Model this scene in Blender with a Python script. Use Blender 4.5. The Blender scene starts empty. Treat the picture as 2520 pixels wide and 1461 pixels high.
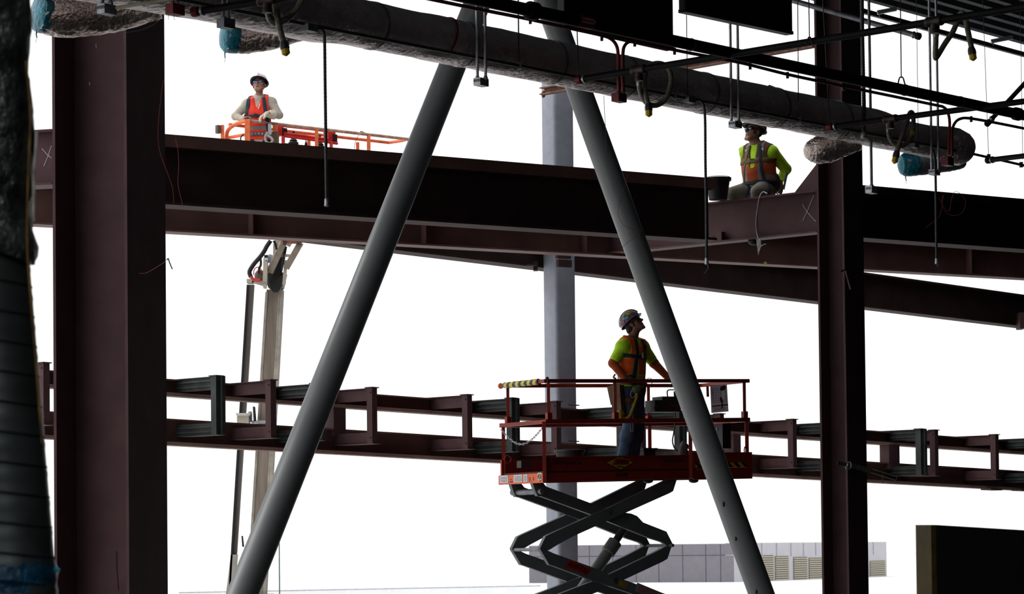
import bpy, bmesh, math, random
import numpy as np
from mathutils import Vector, Matrix
random.seed(7)
SC = bpy.context.scene
COL = SC.collection
def V(*a): return Vector(a[0]) if len(a) == 1 else Vector(a)
# ---------------------------------------------------------------- camera model
FPX = 7000.0; CAMZ = 3.6; PITCH = math.radians(2.0); ROLL = 0.0105
CX, CY = 1260.0, 1106.0
_F = V(0, math.cos(PITCH), math.sin(PITCH)); _R0 = V(1, 0, 0); _U0 = V(0, -math.sin(PITCH), math.cos(PITCH))
_R = _R0*math.cos(ROLL) - _U0*math.sin(ROLL); _U = _R0*math.sin(ROLL) + _U0*math.cos(ROLL)
CAM = V(0, 0, CAMZ)
def ray(px, py): return _F + _R*((px-CX)/FPX) - _U*((py-CY)/FPX)
def W(px, py, Y):                       # the point at distance Y (metres north of the camera) seen at that pixel
    d = ray(px, py); return CAM + d*(Y/d.y)
def Wz(px, py, z):                      # the point of height z (above camera level)
    d = ray(px, py); return CAM + d*(z/d.z)
def Wp(px, py, p0, n):                  # the point on a plane
    d = ray(px, py); return CAM + d*((p0-CAM).dot(n)/d.dot(n))
cam = bpy.data.objects.new('camera', bpy.data.cameras.new('camera')); COL.objects.link(cam)
m = Matrix.Identity(4)
for i in range(3): m[i][0], m[i][1], m[i][2], m[i][3] = _R[i], _U[i], -_F[i], CAM[i]
cam.matrix_world = m
cam.data.sensor_width = 36.0; cam.data.lens = FPX/2520*36; cam.data.shift_y = (CY-730.5)/2520
cam.data.clip_end = 2000; cam.data.clip_start = 0.1
cam.data.dof.use_dof = True; cam.data.dof.focus_distance = 33.0; cam.data.dof.aperture_fstop = 9.0
SC.camera = cam
# ---------------------------------------------------------------- materials
MATS = {}
def M(name, col, rough=0.6, metal=0.0, nz=6.0, amt=0.25, bump=0.0, bscale=30.0, spec=0.4, trans=0.0, stretch=None, alpha=1.0, detail=5.0):
    if name in MATS: return MATS[name]
    mt = bpy.data.materials.new(name); mt.use_nodes = True; nt = mt.node_tree; N = nt.nodes; L = nt.links
    b = N['Principled BSDF']; b.inputs['Roughness'].default_value = rough; b.inputs['Metallic'].default_value = metal
    b.inputs['Specular IOR Level'].default_value = spec
    tc = N.new('ShaderNodeTexCoord'); mp = N.new('ShaderNodeMapping'); L.new(tc.outputs['Object'], mp.inputs['Vector'])
    if stretch: mp.inputs['Scale'].default_value = stretch
    n = N.new('ShaderNodeTexNoise'); n.inputs['Scale'].default_value = nz; n.inputs['Detail'].default_value = detail
    L.new(mp.outputs[0], n.inputs['Vector'])
    cr = N.new('ShaderNodeValToRGB')
    c0 = [max(0, c*(1-amt)) for c in col]; c1 = [min(1, c*(1+amt)) for c in col]
    cr.color_ramp.elements[0].color = (*c0, 1); cr.color_ramp.elements[1].color = (*c1, 1)
    cr.color_ramp.elements[0].position = .3; cr.color_ramp.elements[1].position = .7
    L.new(n.outputs['Fac'], cr.inputs['Fac']); L.new(cr.outputs[0], b.inputs['Base Color'])
    if trans: b.inputs['Transmission Weight'].default_value = trans
    if bump:
        n2 = N.new('ShaderNodeTexNoise'); n2.inputs['Scale'].default_value = bscale; n2.inputs['Detail'].default_value = 6
        L.new(mp.outputs[0], n2.inputs['Vector'])
        bp = N.new('ShaderNodeBump'); bp.inputs['Strength'].default_value = bump; bp.inputs['Distance'].default_value = .04
        L.new(n2.outputs['Fac'], bp.inputs['Height']); L.new(bp.outputs[0], b.inputs['Normal'])
    MATS[name] = mt; return mt
def stripe_mat(name, c0, c1, scale, vec=(1, 0, 0), rough=.5, thr=.5):
    mt = bpy.data.materials.new(name); mt.use_nodes = True; nt = mt.node_tree; N = nt.nodes; L = nt.links
    b = N['Principled BSDF']; b.inputs['Roughness'].default_value = rough
    tc = N.new('ShaderNodeTexCoord'); d = N.new('ShaderNodeVectorMath'); d.operation = 'DOT_PRODUCT'
    L.new(tc.outputs['Object'], d.inputs[0]); d.inputs[1].default_value = [v*scale for v in vec]
    fr = N.new('ShaderNodeMath'); fr.operation = 'FRACT'; L.new(d.outputs['Value'], fr.inputs[0])
    gt = N.new('ShaderNodeMath'); gt.operation = 'GREATER_THAN'; L.new(fr.outputs[0], gt.inputs[0]); gt.inputs[1].default_value = thr
    mx = N.new('ShaderNodeMix'); mx.data_type = 'RGBA'; L.new(gt.outputs[0], mx.inputs[0])
    mx.inputs[6].default_value = (*c0, 1); mx.inputs[7].default_value = (*c1, 1); L.new(mx.outputs[2], b.inputs['Base Color'])
    return mt
# ---------------------------------------------------------------- mesh builder
def frame_of(d, up=V(0, 0, 1)):
    d = d.normalized()
    if abs(d.dot(up)) > .995: up = V(0, 1, 0)
    s = d.cross(up).normalized(); return d, s, s.cross(d).normalized()
class MB:
    def __init__(s): s.v = []; s.f = []; s.m = []
    def add(s, vs, fs, mi=0):
        o = len(s.v); s.v += [V(p) for p in vs]; s.f += [[i+o for i in f] for f in fs]; s.m += [mi]*len(fs); return s
    def box(s, o, ax, ay, az, mi=0):        # corner o and three edge vectors
        o, ax, ay, az = V(o), V(ax), V(ay), V(az)
        vs = [o, o+ax, o+ax+ay, o+ay, o+az, o+ax+az, o+ax+ay+az, o+ay+az]
        return s.add(vs, [(0, 3, 2, 1), (4, 5, 6, 7), (0, 1, 5, 4), (1, 2, 6, 5), (2, 3, 7, 6), (3, 0, 4, 7)], mi)
    def cbox(s, c, ax, ay, az, mi=0):       # centre and three half vectors
        c, ax, ay, az = V(c), V(ax), V(ay), V(az); return s.box(c-ax-ay-az, ax*2, ay*2, az*2, mi)
    def bar(s, p0, p1, w, h, up=V(0, 0, 1), mi=0):
        p0, p1 = V(p0), V(p1); d, sd, u = frame_of(p1-p0, up)
        return s.box(p0-sd*w/2-u*h/2, p1-p0, sd*w, u*h, mi)
    def prism(s, poly, ex, mi=0):
        ex = V(ex); n = len(poly); vs = [V(p) for p in poly]+[V(p)+ex for p in poly]
        return s.add(vs, [list(range(n))[::-1], list(range(n, 2*n))]+[(i, (i+1) % n, n+(i+1) % n, n+i) for i in range(n)], mi)
    def tube(s, pts, r, n=10, mi=0, caps=True, jit=None):
        pts = [V(p) for p in pts]; k = len(pts); rs = r if isinstance(r, (list, tuple)) else [r]*k
        d, a, b = frame_of(pts[1]-pts[0]); vs = []; prev = d
        for i, p in enumerate(pts):
            t = (pts[min(i+1, k-1)]-pts[max(i-1, 0)]).normalized()
            q = prev.rotation_difference(t); a = q @ a; b = q @ b; prev = t
            for j in range(n):
                g = 2*math.pi*j/n; rr = rs[i]*(1+(jit(i, j) if jit else 0)); vs.append(p+a*math.cos(g)*rr+b*math.sin(g)*rr)
        fs = [(i*n+j, i*n+(j+1) % n, (i+1)*n+(j+1) % n, (i+1)*n+j) for i in range(k-1) for j in range(n)]
        if caps: fs += [list(range(n))[::-1], list(range((k-1)*n, k*n))]
        return s.add(vs, fs, mi)
    def lathe(s, o, ax, prof, n=24, mi=0):  # prof: (radius, height) pairs
        o = V(o); d, a, b = frame_of(V(ax)); vs = []
        for r, h in prof:
            for j in range(n):
                g = 2*math.pi*j/n; vs.append(o+d*h+(a*math.cos(g)+b*math.sin(g))*max(r, 1e-4))
        k = len(prof)
        fs = [(i*n+j, i*n+(j+1) % n, (i+1)*n+(j+1) % n, (i+1)*n+j) for i in range(k-1) for j in range(n)]
        fs += [list(range(n))[::-1], list(range((k-1)*n, k*n))]
        return s.add(vs, fs, mi)
    def ball(s, c, r, n=12, mi=0, ax=None):
        c = V(c); rx, ry, rz = r if isinstance(r, (tuple, list)) else (r, r, r)
        A = ax or (V(1, 0, 0), V(0, 1, 0), V(0, 0, 1)); vs = []; k = n//2+1
        for i in range(k):
            t = math.pi*i/(k-1); t = min(max(t, .02), math.pi-.02)
            for j in range(n):
                g = 2*math.pi*j/n
                vs.append(c+A[0]*rx*math.sin(t)*math.cos(g)+A[1]*ry*math.sin(t)*math.sin(g)+A[2]*rz*math.cos(t))
        fs = [(i*n+j, i*n+(j+1) % n, (i+1)*n+(j+1) % n, (i+1)*n+j) for i in range(k-1) for j in range(n)]
        fs += [list(range(n))[::-1], list(range((k-1)*n, k*n))]
        return s.add(vs, fs, mi)
    def ibeam(s, p0, p1, h, b, tf=.02, tw=.014, side=None, mi=0):   # p0, p1: middle of the top face
        p0, p1 = V(p0), V(p1); d, sd, u = frame_of(p1-p0)
        pr = [(-b/2, 0), (b/2, 0), (b/2, -tf), (tw/2, -tf), (tw/2, -h+tf), (b/2, -h+tf), (b/2, -h), (-b/2, -h), (-b/2, -h+tf), (-tw/2, -h+tf), (-tw/2, -tf), (-b/2, -tf)]
        return s.prism([p0+sd*x+u*y for x, y in pr], p1-p0, mi)
    def build(s, name, mats, parent=None, sharp=35, kind=None, smooth=True, origin=None, recalc=True):
        if not isinstance(mats, (list, tuple)): mats = [mats]
        base = V(0, 0, 0)
        if parent is not None: base = V(parent['_o'])
        else:
            if origin is not None: base = V(origin)
            else:
                a = np.array([tuple(p) for p in s.v]); lo, hi = a.min(0), a.max(0); base = V((lo[0]+hi[0])/2, (lo[1]+hi[1])/2, lo[2])
        me = bpy.data.meshes.new(name); me.from_pydata([tuple(p-base) for p in s.v], [], s.f)
        for mt in mats: me.materials.append(mt)
        if len(mats) > 1: me.polygons.foreach_set('material_index', s.m)
        if recalc:
            bm = bmesh.new(); bm.from_mesh(me); bmesh.ops.recalc_face_normals(bm, faces=bm.faces); bm.to_mesh(me); bm.free()
        if smooth:
            me.polygons.foreach_set('use_smooth', [True]*len(me.polygons)); me.set_sharp_from_angle(angle=math.radians(sharp))
        me.update()
        return link(name, me, parent, base, kind)
def link(name, me, parent, base, kind=None):
    o = bpy.data.objects.new(name, me); COL.objects.link(o)
    if parent is not None: o.parent = parent; o['_o'] = tuple(base)
    else: o.location = base; o['_o'] = tuple(base)
    if kind: o['kind'] = kind
    return o
def thing(name, label, cat, loc, group=None, kind=None):
    o = bpy.data.objects.new(name, None); COL.objects.link(o); o.location = loc; o['_o'] = tuple(loc); o.empty_display_size = .2
    return tag(o, label, cat, group, kind)
def tag(o, label, cat, group=None, kind=None):
    o['label'] = label; o['category'] = cat
    if group: o['group'] = group
    if kind: o['kind'] = kind
    return o
def spline(pts, n=6):
    pts = [V(p) for p in pts]; P = [pts[0]*2-pts[1]]+pts+[pts[-1]*2-pts[-2]]; out = []
    for i in range(1, len(P)-2):
        for k in range(n):
            t = k/n; a, b, c, d = P[i-1], P[i], P[i+1], P[i+2]
            out.append(.5*((2*b)+(c-a)*t+(2*a-5*b+4*c-d)*t*t+(3*b-a-3*c+d)*t**3))
    return out+[pts[-1]]
def text_mesh(name, txt, o, ax, ay, height, mat, parent, width=None, lift=.004, shear=0.0, bold=.0):
    cu = bpy.data.curves.new('t', 'FONT'); cu.body = txt; cu.size = 1; cu.extrude = .01; cu.offset = bold; cu.shear = shear
    cu.align_x = 'CENTER'; cu.align_y = 'CENTER'
    ob = bpy.data.objects.new('t', cu); COL.objects.link(ob)
    dg = bpy.context.evaluated_depsgraph_get(); me = bpy.data.meshes.new_from_object(ob.evaluated_get(dg))
    bpy.data.objects.remove(ob); bpy.data.curves.remove(cu)
    co = np.array([tuple(v.co) for v in me.vertices]); w = np.ptp(co[:, 0]); h = np.ptp(co[:, 1]); cx = (co[:, 0].max()+co[:, 0].min())/2; cy = (co[:, 1].max()+co[:, 1].min())/2
    sy = height/h; sx = (width/w) if width else sy
    ax, ay = V(ax).normalized(), V(ay).normalized(); az = ax.cross(ay); base = V(parent['_o'])
    for v in me.vertices:
        v.co = V(o)+ax*((v.co.x-cx)*sx)+ay*((v.co.y-cy)*sy)+az*(lift+v.co.z*.1) - base
    me.materials.clear(); me.materials.append(mat)
    return link(name, me, parent, base)
# ---------------------------------------------------------------- palette
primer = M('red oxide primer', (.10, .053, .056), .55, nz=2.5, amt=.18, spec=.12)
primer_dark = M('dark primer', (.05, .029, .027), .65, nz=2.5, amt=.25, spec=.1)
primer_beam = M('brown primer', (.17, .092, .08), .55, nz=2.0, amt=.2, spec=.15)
green_steel = M('green painted channel', (.034, .042, .039), .55, nz=5, amt=.5)
grey_paint = M('grey pipe paint', (.235, .246, .25), .42, nz=3, amt=.05, spec=.4)
grey_col = M('grey column paint', (.27, .29, .34), .5, nz=9, amt=.08)
black_steel = M('black steel', (.012, .012, .016), .5, nz=5, amt=.3)
black_pipe = M('black pipe', (.007, .0065, .009), .6, nz=5, amt=.3, spec=.12)
galv = M('galvanised', (.42, .44, .47), .42, metal=.7, nz=18, amt=.3)
galv_dark = M('weathered galvanised', (.2, .21, .23), .5, metal=.6, nz=10, amt=.3)
foil = M('foil wrap', (.82, .7, .63), .25, metal=.95, nz=5, amt=.15, bump=.7, bscale=34)
foil_dull = M('foil duct wrap', (.82, .74, .74), .36, metal=.9, nz=4, amt=.15, bump=.8, bscale=20)
red_conduit = M('red conduit', (.22, .01, .015), .45)
red_box = M('red box', (.2, .012, .018), .5)
hose_mat = M('braided hose', (.25, .23, .18), .5, metal=.3, nz=40, amt=.4)
yellow = M('yellow plastic', (.75, .5, .015), .45)
blue_plastic = M('blue film', (.02, .32, .45), .25, nz=8, amt=.4, bump=.6, bscale=25)
rust = M('rusty steel', (.2, .1, .065), .8, nz=12, amt=.5)
lift_red = M('lift red', (.27, .02, .01), .42, nz=3, amt=.15)
lift_red_lit = M('lift red lit', (.8, .13, .03), .42, nz=6, amt=.15)  # brighter copy of the lift red, light on the end painted in
boom_orange = M('basket orange', (.85, .17, .05), .45, nz=12, amt=.2)
basket_red = M('basket red', (.75, .04, .035), .4)
arm_grey = M('scissor grey', (.13, .14, .145), .5, nz=4, amt=.15)
cream = M('boom cream', (.42, .385, .32), .5, nz=6, amt=.15)
tanboom = M('boom worn', (.29, .235, .185), .6, nz=7, amt=.45, stretch=(1, 1, .06))
boomdark = M('boom rail worn', (.12, .105, .095), .6, nz=4, amt=.4, stretch=(1, 1, .1))
rubber = M('black rubber', (.012, .012, .013), .55)
white_paper = M('white sticker', (.7, .7, .72), .6, nz=60, amt=.25)
chalk = M('chalk', (.6, .6, .72), .9, nz=40, amt=.2)
# ================================================================ setting
def hdir(deg): return V(math.cos(math.radians(deg)), math.sin(math.radians(deg)), 0)
UP = V(0, 0, 1)
def kx(px, py): d = ray(px, py); return d.x/d.y
def along(P, u, px, py):                 # parameter t where P + t u stands over that pixel column
    k = kx(px, py); return (k*P.y-P.x)/(u.x-k*u.y)
dark_wall = M('dark interior finish', (.010, .010, .011), .9, nz=2, amt=.3, spec=.1)
deck_mat = M('metal deck', (.07, .08, .09), .7, metal=.0, nz=3, amt=.2)
ground_mat = M('pale concrete yard', (.78, .77, .75), .9, nz=.3, amt=.08, spec=.2)
slab_mat = M('interior slab', (.035, .034, .033), .9, nz=1.2, amt=.3, spec=.15)
b = MB(); b.box((-900, 18, -.6), (1800, 0, 0), (0, 1500, 0), (0, 0, .6)); b.build('ground', ground_mat, kind='structure')
b = MB(); b.box((-60, -40, -.6), (48.2, 0, 0), (0, 58, 0), (0, 0, .6)); b.build('ground_yard', ground_mat, kind='structure')
b = MB(); b.prism([V(-11.5,-12,1.7),V(12.5,-12,1.7),V(12.5,66,1.7),V(7.6,40,1.7),V(-11.5,19.5,1.7)],(0,0,.3)); b.build('floor', slab_mat, kind='structure')  # unseen far-right wedge of the slab is shaped to cut ground bounce
# metal roof deck: its free edge runs off to the right and away
ZD = 6.9
e0 = Wz(2120, 0, ZD); e1 = Wz(2520, 110, ZD); ed = (e1-e0); ed.z = 0; ed.normalize(); eb = V(ed.y, -ed.x, 0)
E0 = e0-ed*29; nrib = 112; pitch = .3; prof = []
for i in range(nrib):
    x = i*pitch; prof += [(x, 0), (x+.1, 0), (x+.14, .09), (x+.26, .09)]
prof += [(nrib*pitch, 0)]
poly = [E0+eb*x+UP*z for x, z in prof]+[E0+eb*x+UP*.35 for x in (nrib*pitch, 0)]
b = MB()
vs = [E0+eb*x+UP*z for x, z in prof]; n = len(vs); vs += [p+ed*62 for p in vs]
b.add(vs, [(i, i+1, n+i+1, n+i) for i in range(n-1)])
b.box(E0+UP*.14, ed*62, eb*(nrib*pitch), UP*.2)
b.build('ceiling', deck_mat, kind='structure', smooth=False)
b = MB(); b.prism([V(7.05, 37.6, CAMZ+ZD+.1), V(12.6, 30.5, CAMZ+ZD+.1), V(12.6, 66, CAMZ+ZD+.1), V(12.3, 66, CAMZ+ZD+.1)], UP*.25); b.build('sky_blocker_side', deck_mat, kind='structure')  # unseen roof piece added to keep sky light off the right-facing steel
b = MB(); b.prism([V(3.3, 34.75, CAMZ+ZD+.03), V(-4.7, 24.5, CAMZ+ZD+.03), V(-4.7, 34.9, CAMZ+ZD+.03), V(3.3, 34.9, CAMZ+ZD+.03)], UP*.3); b.build('sky_blocker_front', deck_mat, kind='structure')  # unseen slab added overhead to darken the big column's flange
b = MB(); b.bar(E0-UP*.12-eb*.05, E0+ed*62-UP*.12-eb*.05, .05, .06); b.build('trim_1', black_steel, kind='structure')
b = MB(); b.box((-12, -12.2, 2), (24.5, 0, 0), (0, .2, 0), (0, 0, 8.9)); b.build('wall_back', dark_wall, kind='structure')
b = MB(); b.box((12.6, -12, 0), (.4, 0, 0), (0, 78, 0), (0, 0, 22)); b.build('wall_right_blocker', dark_wall, kind='structure')  # unseen wall, made tall and long to block sky on the right
b = MB(); b.box((-11.7, -12, 0), (.2, 0, 0), (0, 24, 0), (0, 0, 10.4)); b.build('wall_left_blocker', dark_wall, kind='structure')  # unseen wall added to limit the light coming in from the left
# ================================================================ columns
def hcolumn(name, label, near, left, right, Y, adeg, tf, tw, z0, z1, mat):
    u = hdir(-adeg); w = V(-u.y, u.x, 0)
    P = W(near[0], near[1], Y); d = -along(P, u, *left); bb = along(P, w, *right)
    c = P-u*d/2+w*bb/2; c.z = z0
    pr = [(-d/2, -bb/2), (-d/2+tf, -bb/2), (-d/2+tf, -tw/2), (d/2-tf, -tw/2), (d/2-tf, -bb/2), (d/2, -bb/2), (d/2, bb/2), (d/2-tf, bb/2), (d/2-tf, tw/2), (-d/2+tf, tw/2), (-d/2+tf, bb/2), (-d/2, bb/2)]
    o = MB().prism([c+u*x+w*y for x, y in pr], UP*(z1-z0)).build(name, mat, smooth=False)
    tag(o, label, 'column', kind='thing')
    return dict(o=o, c=c, u=u, w=w, d=d, b=bb, P=P)
C1 = hcolumn('steel_column', 'huge reddish primed steel column in front of the girder, left of the boom lift', (314.5, 800), (131, 800), (409, 800), 27.7, 17, .03, .03, 0, 10.4, primer)
C2 = hcolumn('steel_column', 'slimmer reddish primed steel column beside the seated worker, wrapped by a dark strap', (2082, 900), (2015.6, 900), (2129.7, 900), 34.3, 42.6, .03, .025, 0, 10.4, primer)
# chalk-like scuffs on the big column
sc = MB()
def onC1(px, py): return Wp(px, py, C1['c']+C1['w']*(-.0151), C1['w'])
for (x0, y0, x1, y1, r) in ((236, 108, 237, 118, .004), (220, 202, 221, 210, .005)):
    sc.tube([onC1(x0, y0), onC1(x1, y1)], r, 6)
sc.build('scuff', chalk, C1['o'])
sc = MB().tube(spline([onC1(287, 1356), onC1(288, 1400), onC1(291, 1440), onC1(292, 1452)]), .006, 6).build('drip', rubber, C1['o'])
# grey square tube column
a = hdir(33); a2 = V(a.y, -a.x, 0)      # faces
gc0 = W(1370.5, 900, 39.0); px_s = 7000/39
s = .335; rr = .045; pts = []
for q in range(4):
    for k in range(4):
        g = math.pi/2*(q+k/3); cx = (s/2-rr)*(1 if q in (0, 3) else -1); cy = (s/2-rr)*(1 if q in (0, 1) else -1)
        pts.append((cx+rr*math.cos(g), cy+rr*math.sin(g)))
near = V(gc0.x, gc0.y, 0); gcc = near+(a-a2)*(s/2)
GC = MB().prism([gcc+a*x+V(-a.y, a.x, 0)*y for x, y in pts], UP*10.2).build('tube_column', grey_col, sharp=60)
tag(GC, 'pale grey square tube column standing behind the scissor lift platform', 'column', kind='thing')
sm = MB()
for (px, py, w_, h_, al) in ((1410-24, 630, 34, 12, 0), (1410-22, 648, 28, 18, 0)):
    sm.cbox(W(px, py, 38.75), a*.11, V(-a.y, a.x, 0)*.03, UP*(h_*.5/180))
sm.build('bearing_seat', primer_dark, GC)
sm = MB(); sm.cbox(W(1318, 655, 38.9), V(.03, 0, 0), V(0, .1, 0), UP*.06); sm.cbox(W(1308, 653, 38.8), V(.07, 0, 0), V(0, .1, 0), UP*.012); sm.build('bracket', primer_dark, GC)
sm = MB().ball(W(1337, 232, 38.72), (.03, .02, .05)).build('scorch_mark', rust, GC)
# rusty strut from grey column to the slim column
rb = MB(); A = W(1334, 234, 38.7); B_ = W(2006, 116, 34.8)
dd, sdd, uu = frame_of(B_-A)
rb.box(A-sdd*.05, B_-A, sdd*.1, uu*.015); rb.box(A-sdd*.05, B_-A, sdd*.012, uu*.1); rb.box(A-sdd*.05+uu*.085, B_-A, sdd*.1, uu*.015)
tag(rb.build('channel_strut', rust), 'rust brown channel strut running from grey column towards slim primed column', 'strut', kind='thing')
# ================================================================ A-frame pipes
for (px0, py0, Y0, px1, py1, Y1, r, lab) in ((1186, -20, 30.6, 597, 1461, 26.0, .143, 'thick grey round brace leaning right, its top behind the foil duct'), (1338, -20, 30.6, 1874, 1461, 30.0, .135, 'grey round brace leaning left in front of the scissor lift')):
    p0, p1 = W(px0, py0, Y0), W(px1, py1, Y1); d = p1-p0
    top = p0-d*((10.3-p0.z)/-d.z); bot = p0+d*((0-p0.z)/d.z)
    PB = tag(MB().tube([top, bot], r, 48).build('pipe_brace', grey_paint), lab, 'brace', 'A-frame pipe braces', 'thing')
    for sx_, sy_, w_ in (((768, 1003, .03), (783, 1006, .025), (940, 522, .012), (940, 548, .02)) if px1 < 1000 else ((1778, 1240, .012), (1808, 1325, .01), (1858, 1455, .01))):
        Yq = Y0+(Y1-Y0)*(sy_-py0)/(py1-py0); q_ = W(sx_, sy_, Yq); ax_ = top+(bot-top)*((top.z-q_.z)/(top.z-bot.z)); dx_ = min(.9*r, abs(q_.x-ax_.x)); q_ = V(q_.x, ax_.y-math.sqrt(r*r-dx_*dx_), q_.z)
        MB().ball(q_, (w_, .02, w_*.45 if px1 < 1000 else w_*2.5), 10).build('smudge', rubber, PB)
# ================================================================ beams
def girder(name, lab, p0, p1, h, bw, mat, tf=.025, tw=.018, cat='beam', near=True, **kw):
    d, sd, u = frame_of(p1-p0); off = sd*bw/2 if near else V(0, 0, 0)
    if sd.y > 0: off = -off
    o = MB().ibeam(p0-off, p1-off, h, bw, tf, tw).build(name, mat, smooth=False); tag(o, lab, cat, kind='thing')
    return o
ZG = 4.576
g0 = Wz(408, 330, ZG); gR = Wz(1763, 439, ZG); gd = (gR-g0).normalized(); gn = V(gd.y, -gd.x, 0)
gL = g0-gd*.75
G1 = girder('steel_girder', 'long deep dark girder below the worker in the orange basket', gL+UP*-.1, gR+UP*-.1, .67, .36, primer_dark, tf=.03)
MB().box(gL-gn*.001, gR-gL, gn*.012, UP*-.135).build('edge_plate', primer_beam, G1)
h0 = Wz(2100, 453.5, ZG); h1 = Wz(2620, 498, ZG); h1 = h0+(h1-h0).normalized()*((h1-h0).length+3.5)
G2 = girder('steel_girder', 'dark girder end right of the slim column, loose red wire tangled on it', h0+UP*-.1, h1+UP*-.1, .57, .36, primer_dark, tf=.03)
MB().box(h0, h1-h0, gn*.012, UP*-.12).build('edge_plate', primer_dark, G2)
# beam with chalk X that the seated worker straddles
c2u = C2['u']; bs = C2['c']-c2u*(C2['d']/2); pB = Wp(2008, 467, bs-C2['w']*.12, C2['w']); ZB = pB.z-CAMZ
qB = pB+(-c2u)*3.78
BX = girder('steel_beam', 'reddish beam under the seated worker, crossed with a chalk X', pB, qB, .52, .22, primer, tf=.022, tw=.014)
def onB(px, py, off=.0): return Wp(px, py, pB+C2['w']*(.11-.0075-off), C2['w'])
x = MB()
x.tube(spline([onB(2003, 480, .004), onB(1990, 512, .004), onB(1976, 543, .004)]), .0045, 6); x.tube(spline([onB(1975, 502, .004), onB(1986, 520, .004), onB(2008, 545, .004)]), .0045, 6)
x.build('chalk_mark', chalk, BX)
cb = MB(); cb.box(onB(1770, 590, .02)-UP*.02, -c2u*-.1, C2['w']*-.08, UP*.11); cb.box(onB(1758, 584, .0), c2u*.09, C2['w']*-.1, UP*.012); cb.build('clip_angle', primer, BX)
# gusset behind the slim column
gp = [Wp(x_, y_, bs+C2['w']*.0, C2['w']) for x_, y_ in ((1950, 482), (1958, 470), (2012, 400), (2012, 482))]
tag(MB().prism(gp, C2['w']*.02).build('gusset_plate', primer), 'triangular reddish gusset plate on the beam behind the seated worker', 'plate', kind='thing')
# outrigger behind, which the worker sits on
sA = pB+C2['w']*1.2-c2u*.6+UP*.02; sB = sA-c2u*1.7
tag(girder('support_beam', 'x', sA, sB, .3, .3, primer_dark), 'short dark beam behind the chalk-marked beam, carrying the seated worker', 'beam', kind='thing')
# beam with chalk X left of the big column
c1u = C1['u']; z = 4.1; e = C1['c']-c1u*(C1['d']/2); pX = Wp(127, 317, e, C1['w']); qX = pX-c1u*4.5
BL = girder('steel_beam', 'reddish beam left of the big column, crossed with a chalk X', pX, qX, .56, .3, primer, tf=.025)
def onX(px, py): return Wp(px, py, pX+C1['w']*(.15-.0105), C1['w'])
x = MB(); x.tube([onX(127, 358), onX(118, 385), onX(108, 409)], .004, 6); x.tube([onX(103, 365), onX(116, 380), onX(127, 389)], .004, 6); x.build('chalk_mark', chalk, BL)
# long beam behind the girder
ZDm = 3.80
d0 = Wz(-60, 543, ZDm); dm = Wz(1424, 624, ZDm); d1 = Wz(2126, 666, ZDm); d2 = Wz(2520, 684, ZDm); dd = (d2-d0).normalized()
DB = girder('steel_beam', 'long brown beam running behind the deep girder from edge to edge', d0+UP*.5, d0+dd*((d2-d0).length+4.5)+UP*.5, .5, .28, primer_beam, tf=.022)
st = MB(); dn = V(dd.y, -dd.x, 0)
for k, px in enumerate((610, 1035, 1430, 2375)):
    p = Wp(px, 540, d0-dn*.14, dn); p.z = CAMZ+ZDm+.02
    MB().box(p, dd*.012, dn*.12, UP*.45).build('stiffener', primer_beam, DB)
# deep dark beam carried by the grey column
eL = W(900, 606, 36.3); eM = W(1365, 658, 39.0); eR = W(2520, 803, 50.5); edir = (eR-eL).normalized()
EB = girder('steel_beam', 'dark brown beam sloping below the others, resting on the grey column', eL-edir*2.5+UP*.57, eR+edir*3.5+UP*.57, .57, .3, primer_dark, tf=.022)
b = MB(); p = W(2512, 790, 50.1); b.cbox(p, V(.05, 0, 0), V(0, .2, 0), UP*.14); b.build('splice_plate', primer_dark, EB)
# ================================================================ low truss with outriggers
def Yt(px): return 1/(.02959-(px-414)*(.02959-.02217)/2023)
def ub(px): return 973+.0682*(px-414)
def lb(px): return 1094.4+.0532*(px-414)
TR = thing('steel_truss', 'low reddish steel truss with projecting post frames behind the scissor lift', 'truss', (W(1300, lb(1300), Yt(1300)).x, W(1300, lb(1300), Yt(1300)).y, W(1300, lb(1300), Yt(1300)).z), kind='thing')
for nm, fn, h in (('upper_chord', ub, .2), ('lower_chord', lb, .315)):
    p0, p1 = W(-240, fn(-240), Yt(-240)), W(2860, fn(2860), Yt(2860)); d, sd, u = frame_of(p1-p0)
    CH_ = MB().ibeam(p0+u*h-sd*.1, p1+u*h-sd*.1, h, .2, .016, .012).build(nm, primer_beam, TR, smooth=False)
    MB().box(p0-sd*.003-u*.002, p1-p0, sd*.012, u*.042).build('bottom_flange', M('ground lit flange', (.34, .22, .185), .6, nz=2, amt=.2), CH_, smooth=False)  # lighter strip paints ground-bounce light along the flange edge
tdir = d; tn = V(-tdir.y, tdir.x, 0).normalized()          # away from the camera
for px, w_ in ((825, .2), (1803, .16), (2190, .26)):
    Y = Yt(px)+.12; p = W(px, lb(px)-40*38/Y, Y); q = W(px, ub(px), Y)
    MB().bar(p, p+UP*(q.z-p.z), .18, w_, up=tdir).build('chord_post', primer, TR)
for px, py in ((1408, 998), (1408, 1087)): p = W(px, py, Yt(px)); MB().prism([p, p+V(.1, .06, 0), p-V(.05, 0, 0)+V(0, 0, .01)], UP*.015).build('knife_plate', primer, TR)
for px, py in ((2440, 1204), (2515, 1206)): p = W(px, py, Yt(px)); MB().cbox(p, tdir*.15, tn*.1, UP*.012).build('splice_plate', primer, TR)
MB().cbox(W(1345, 1045, Yt(1345)), tdir*.22, tn*.08, UP*.03).build('splice_plate', primer, TR)
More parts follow.
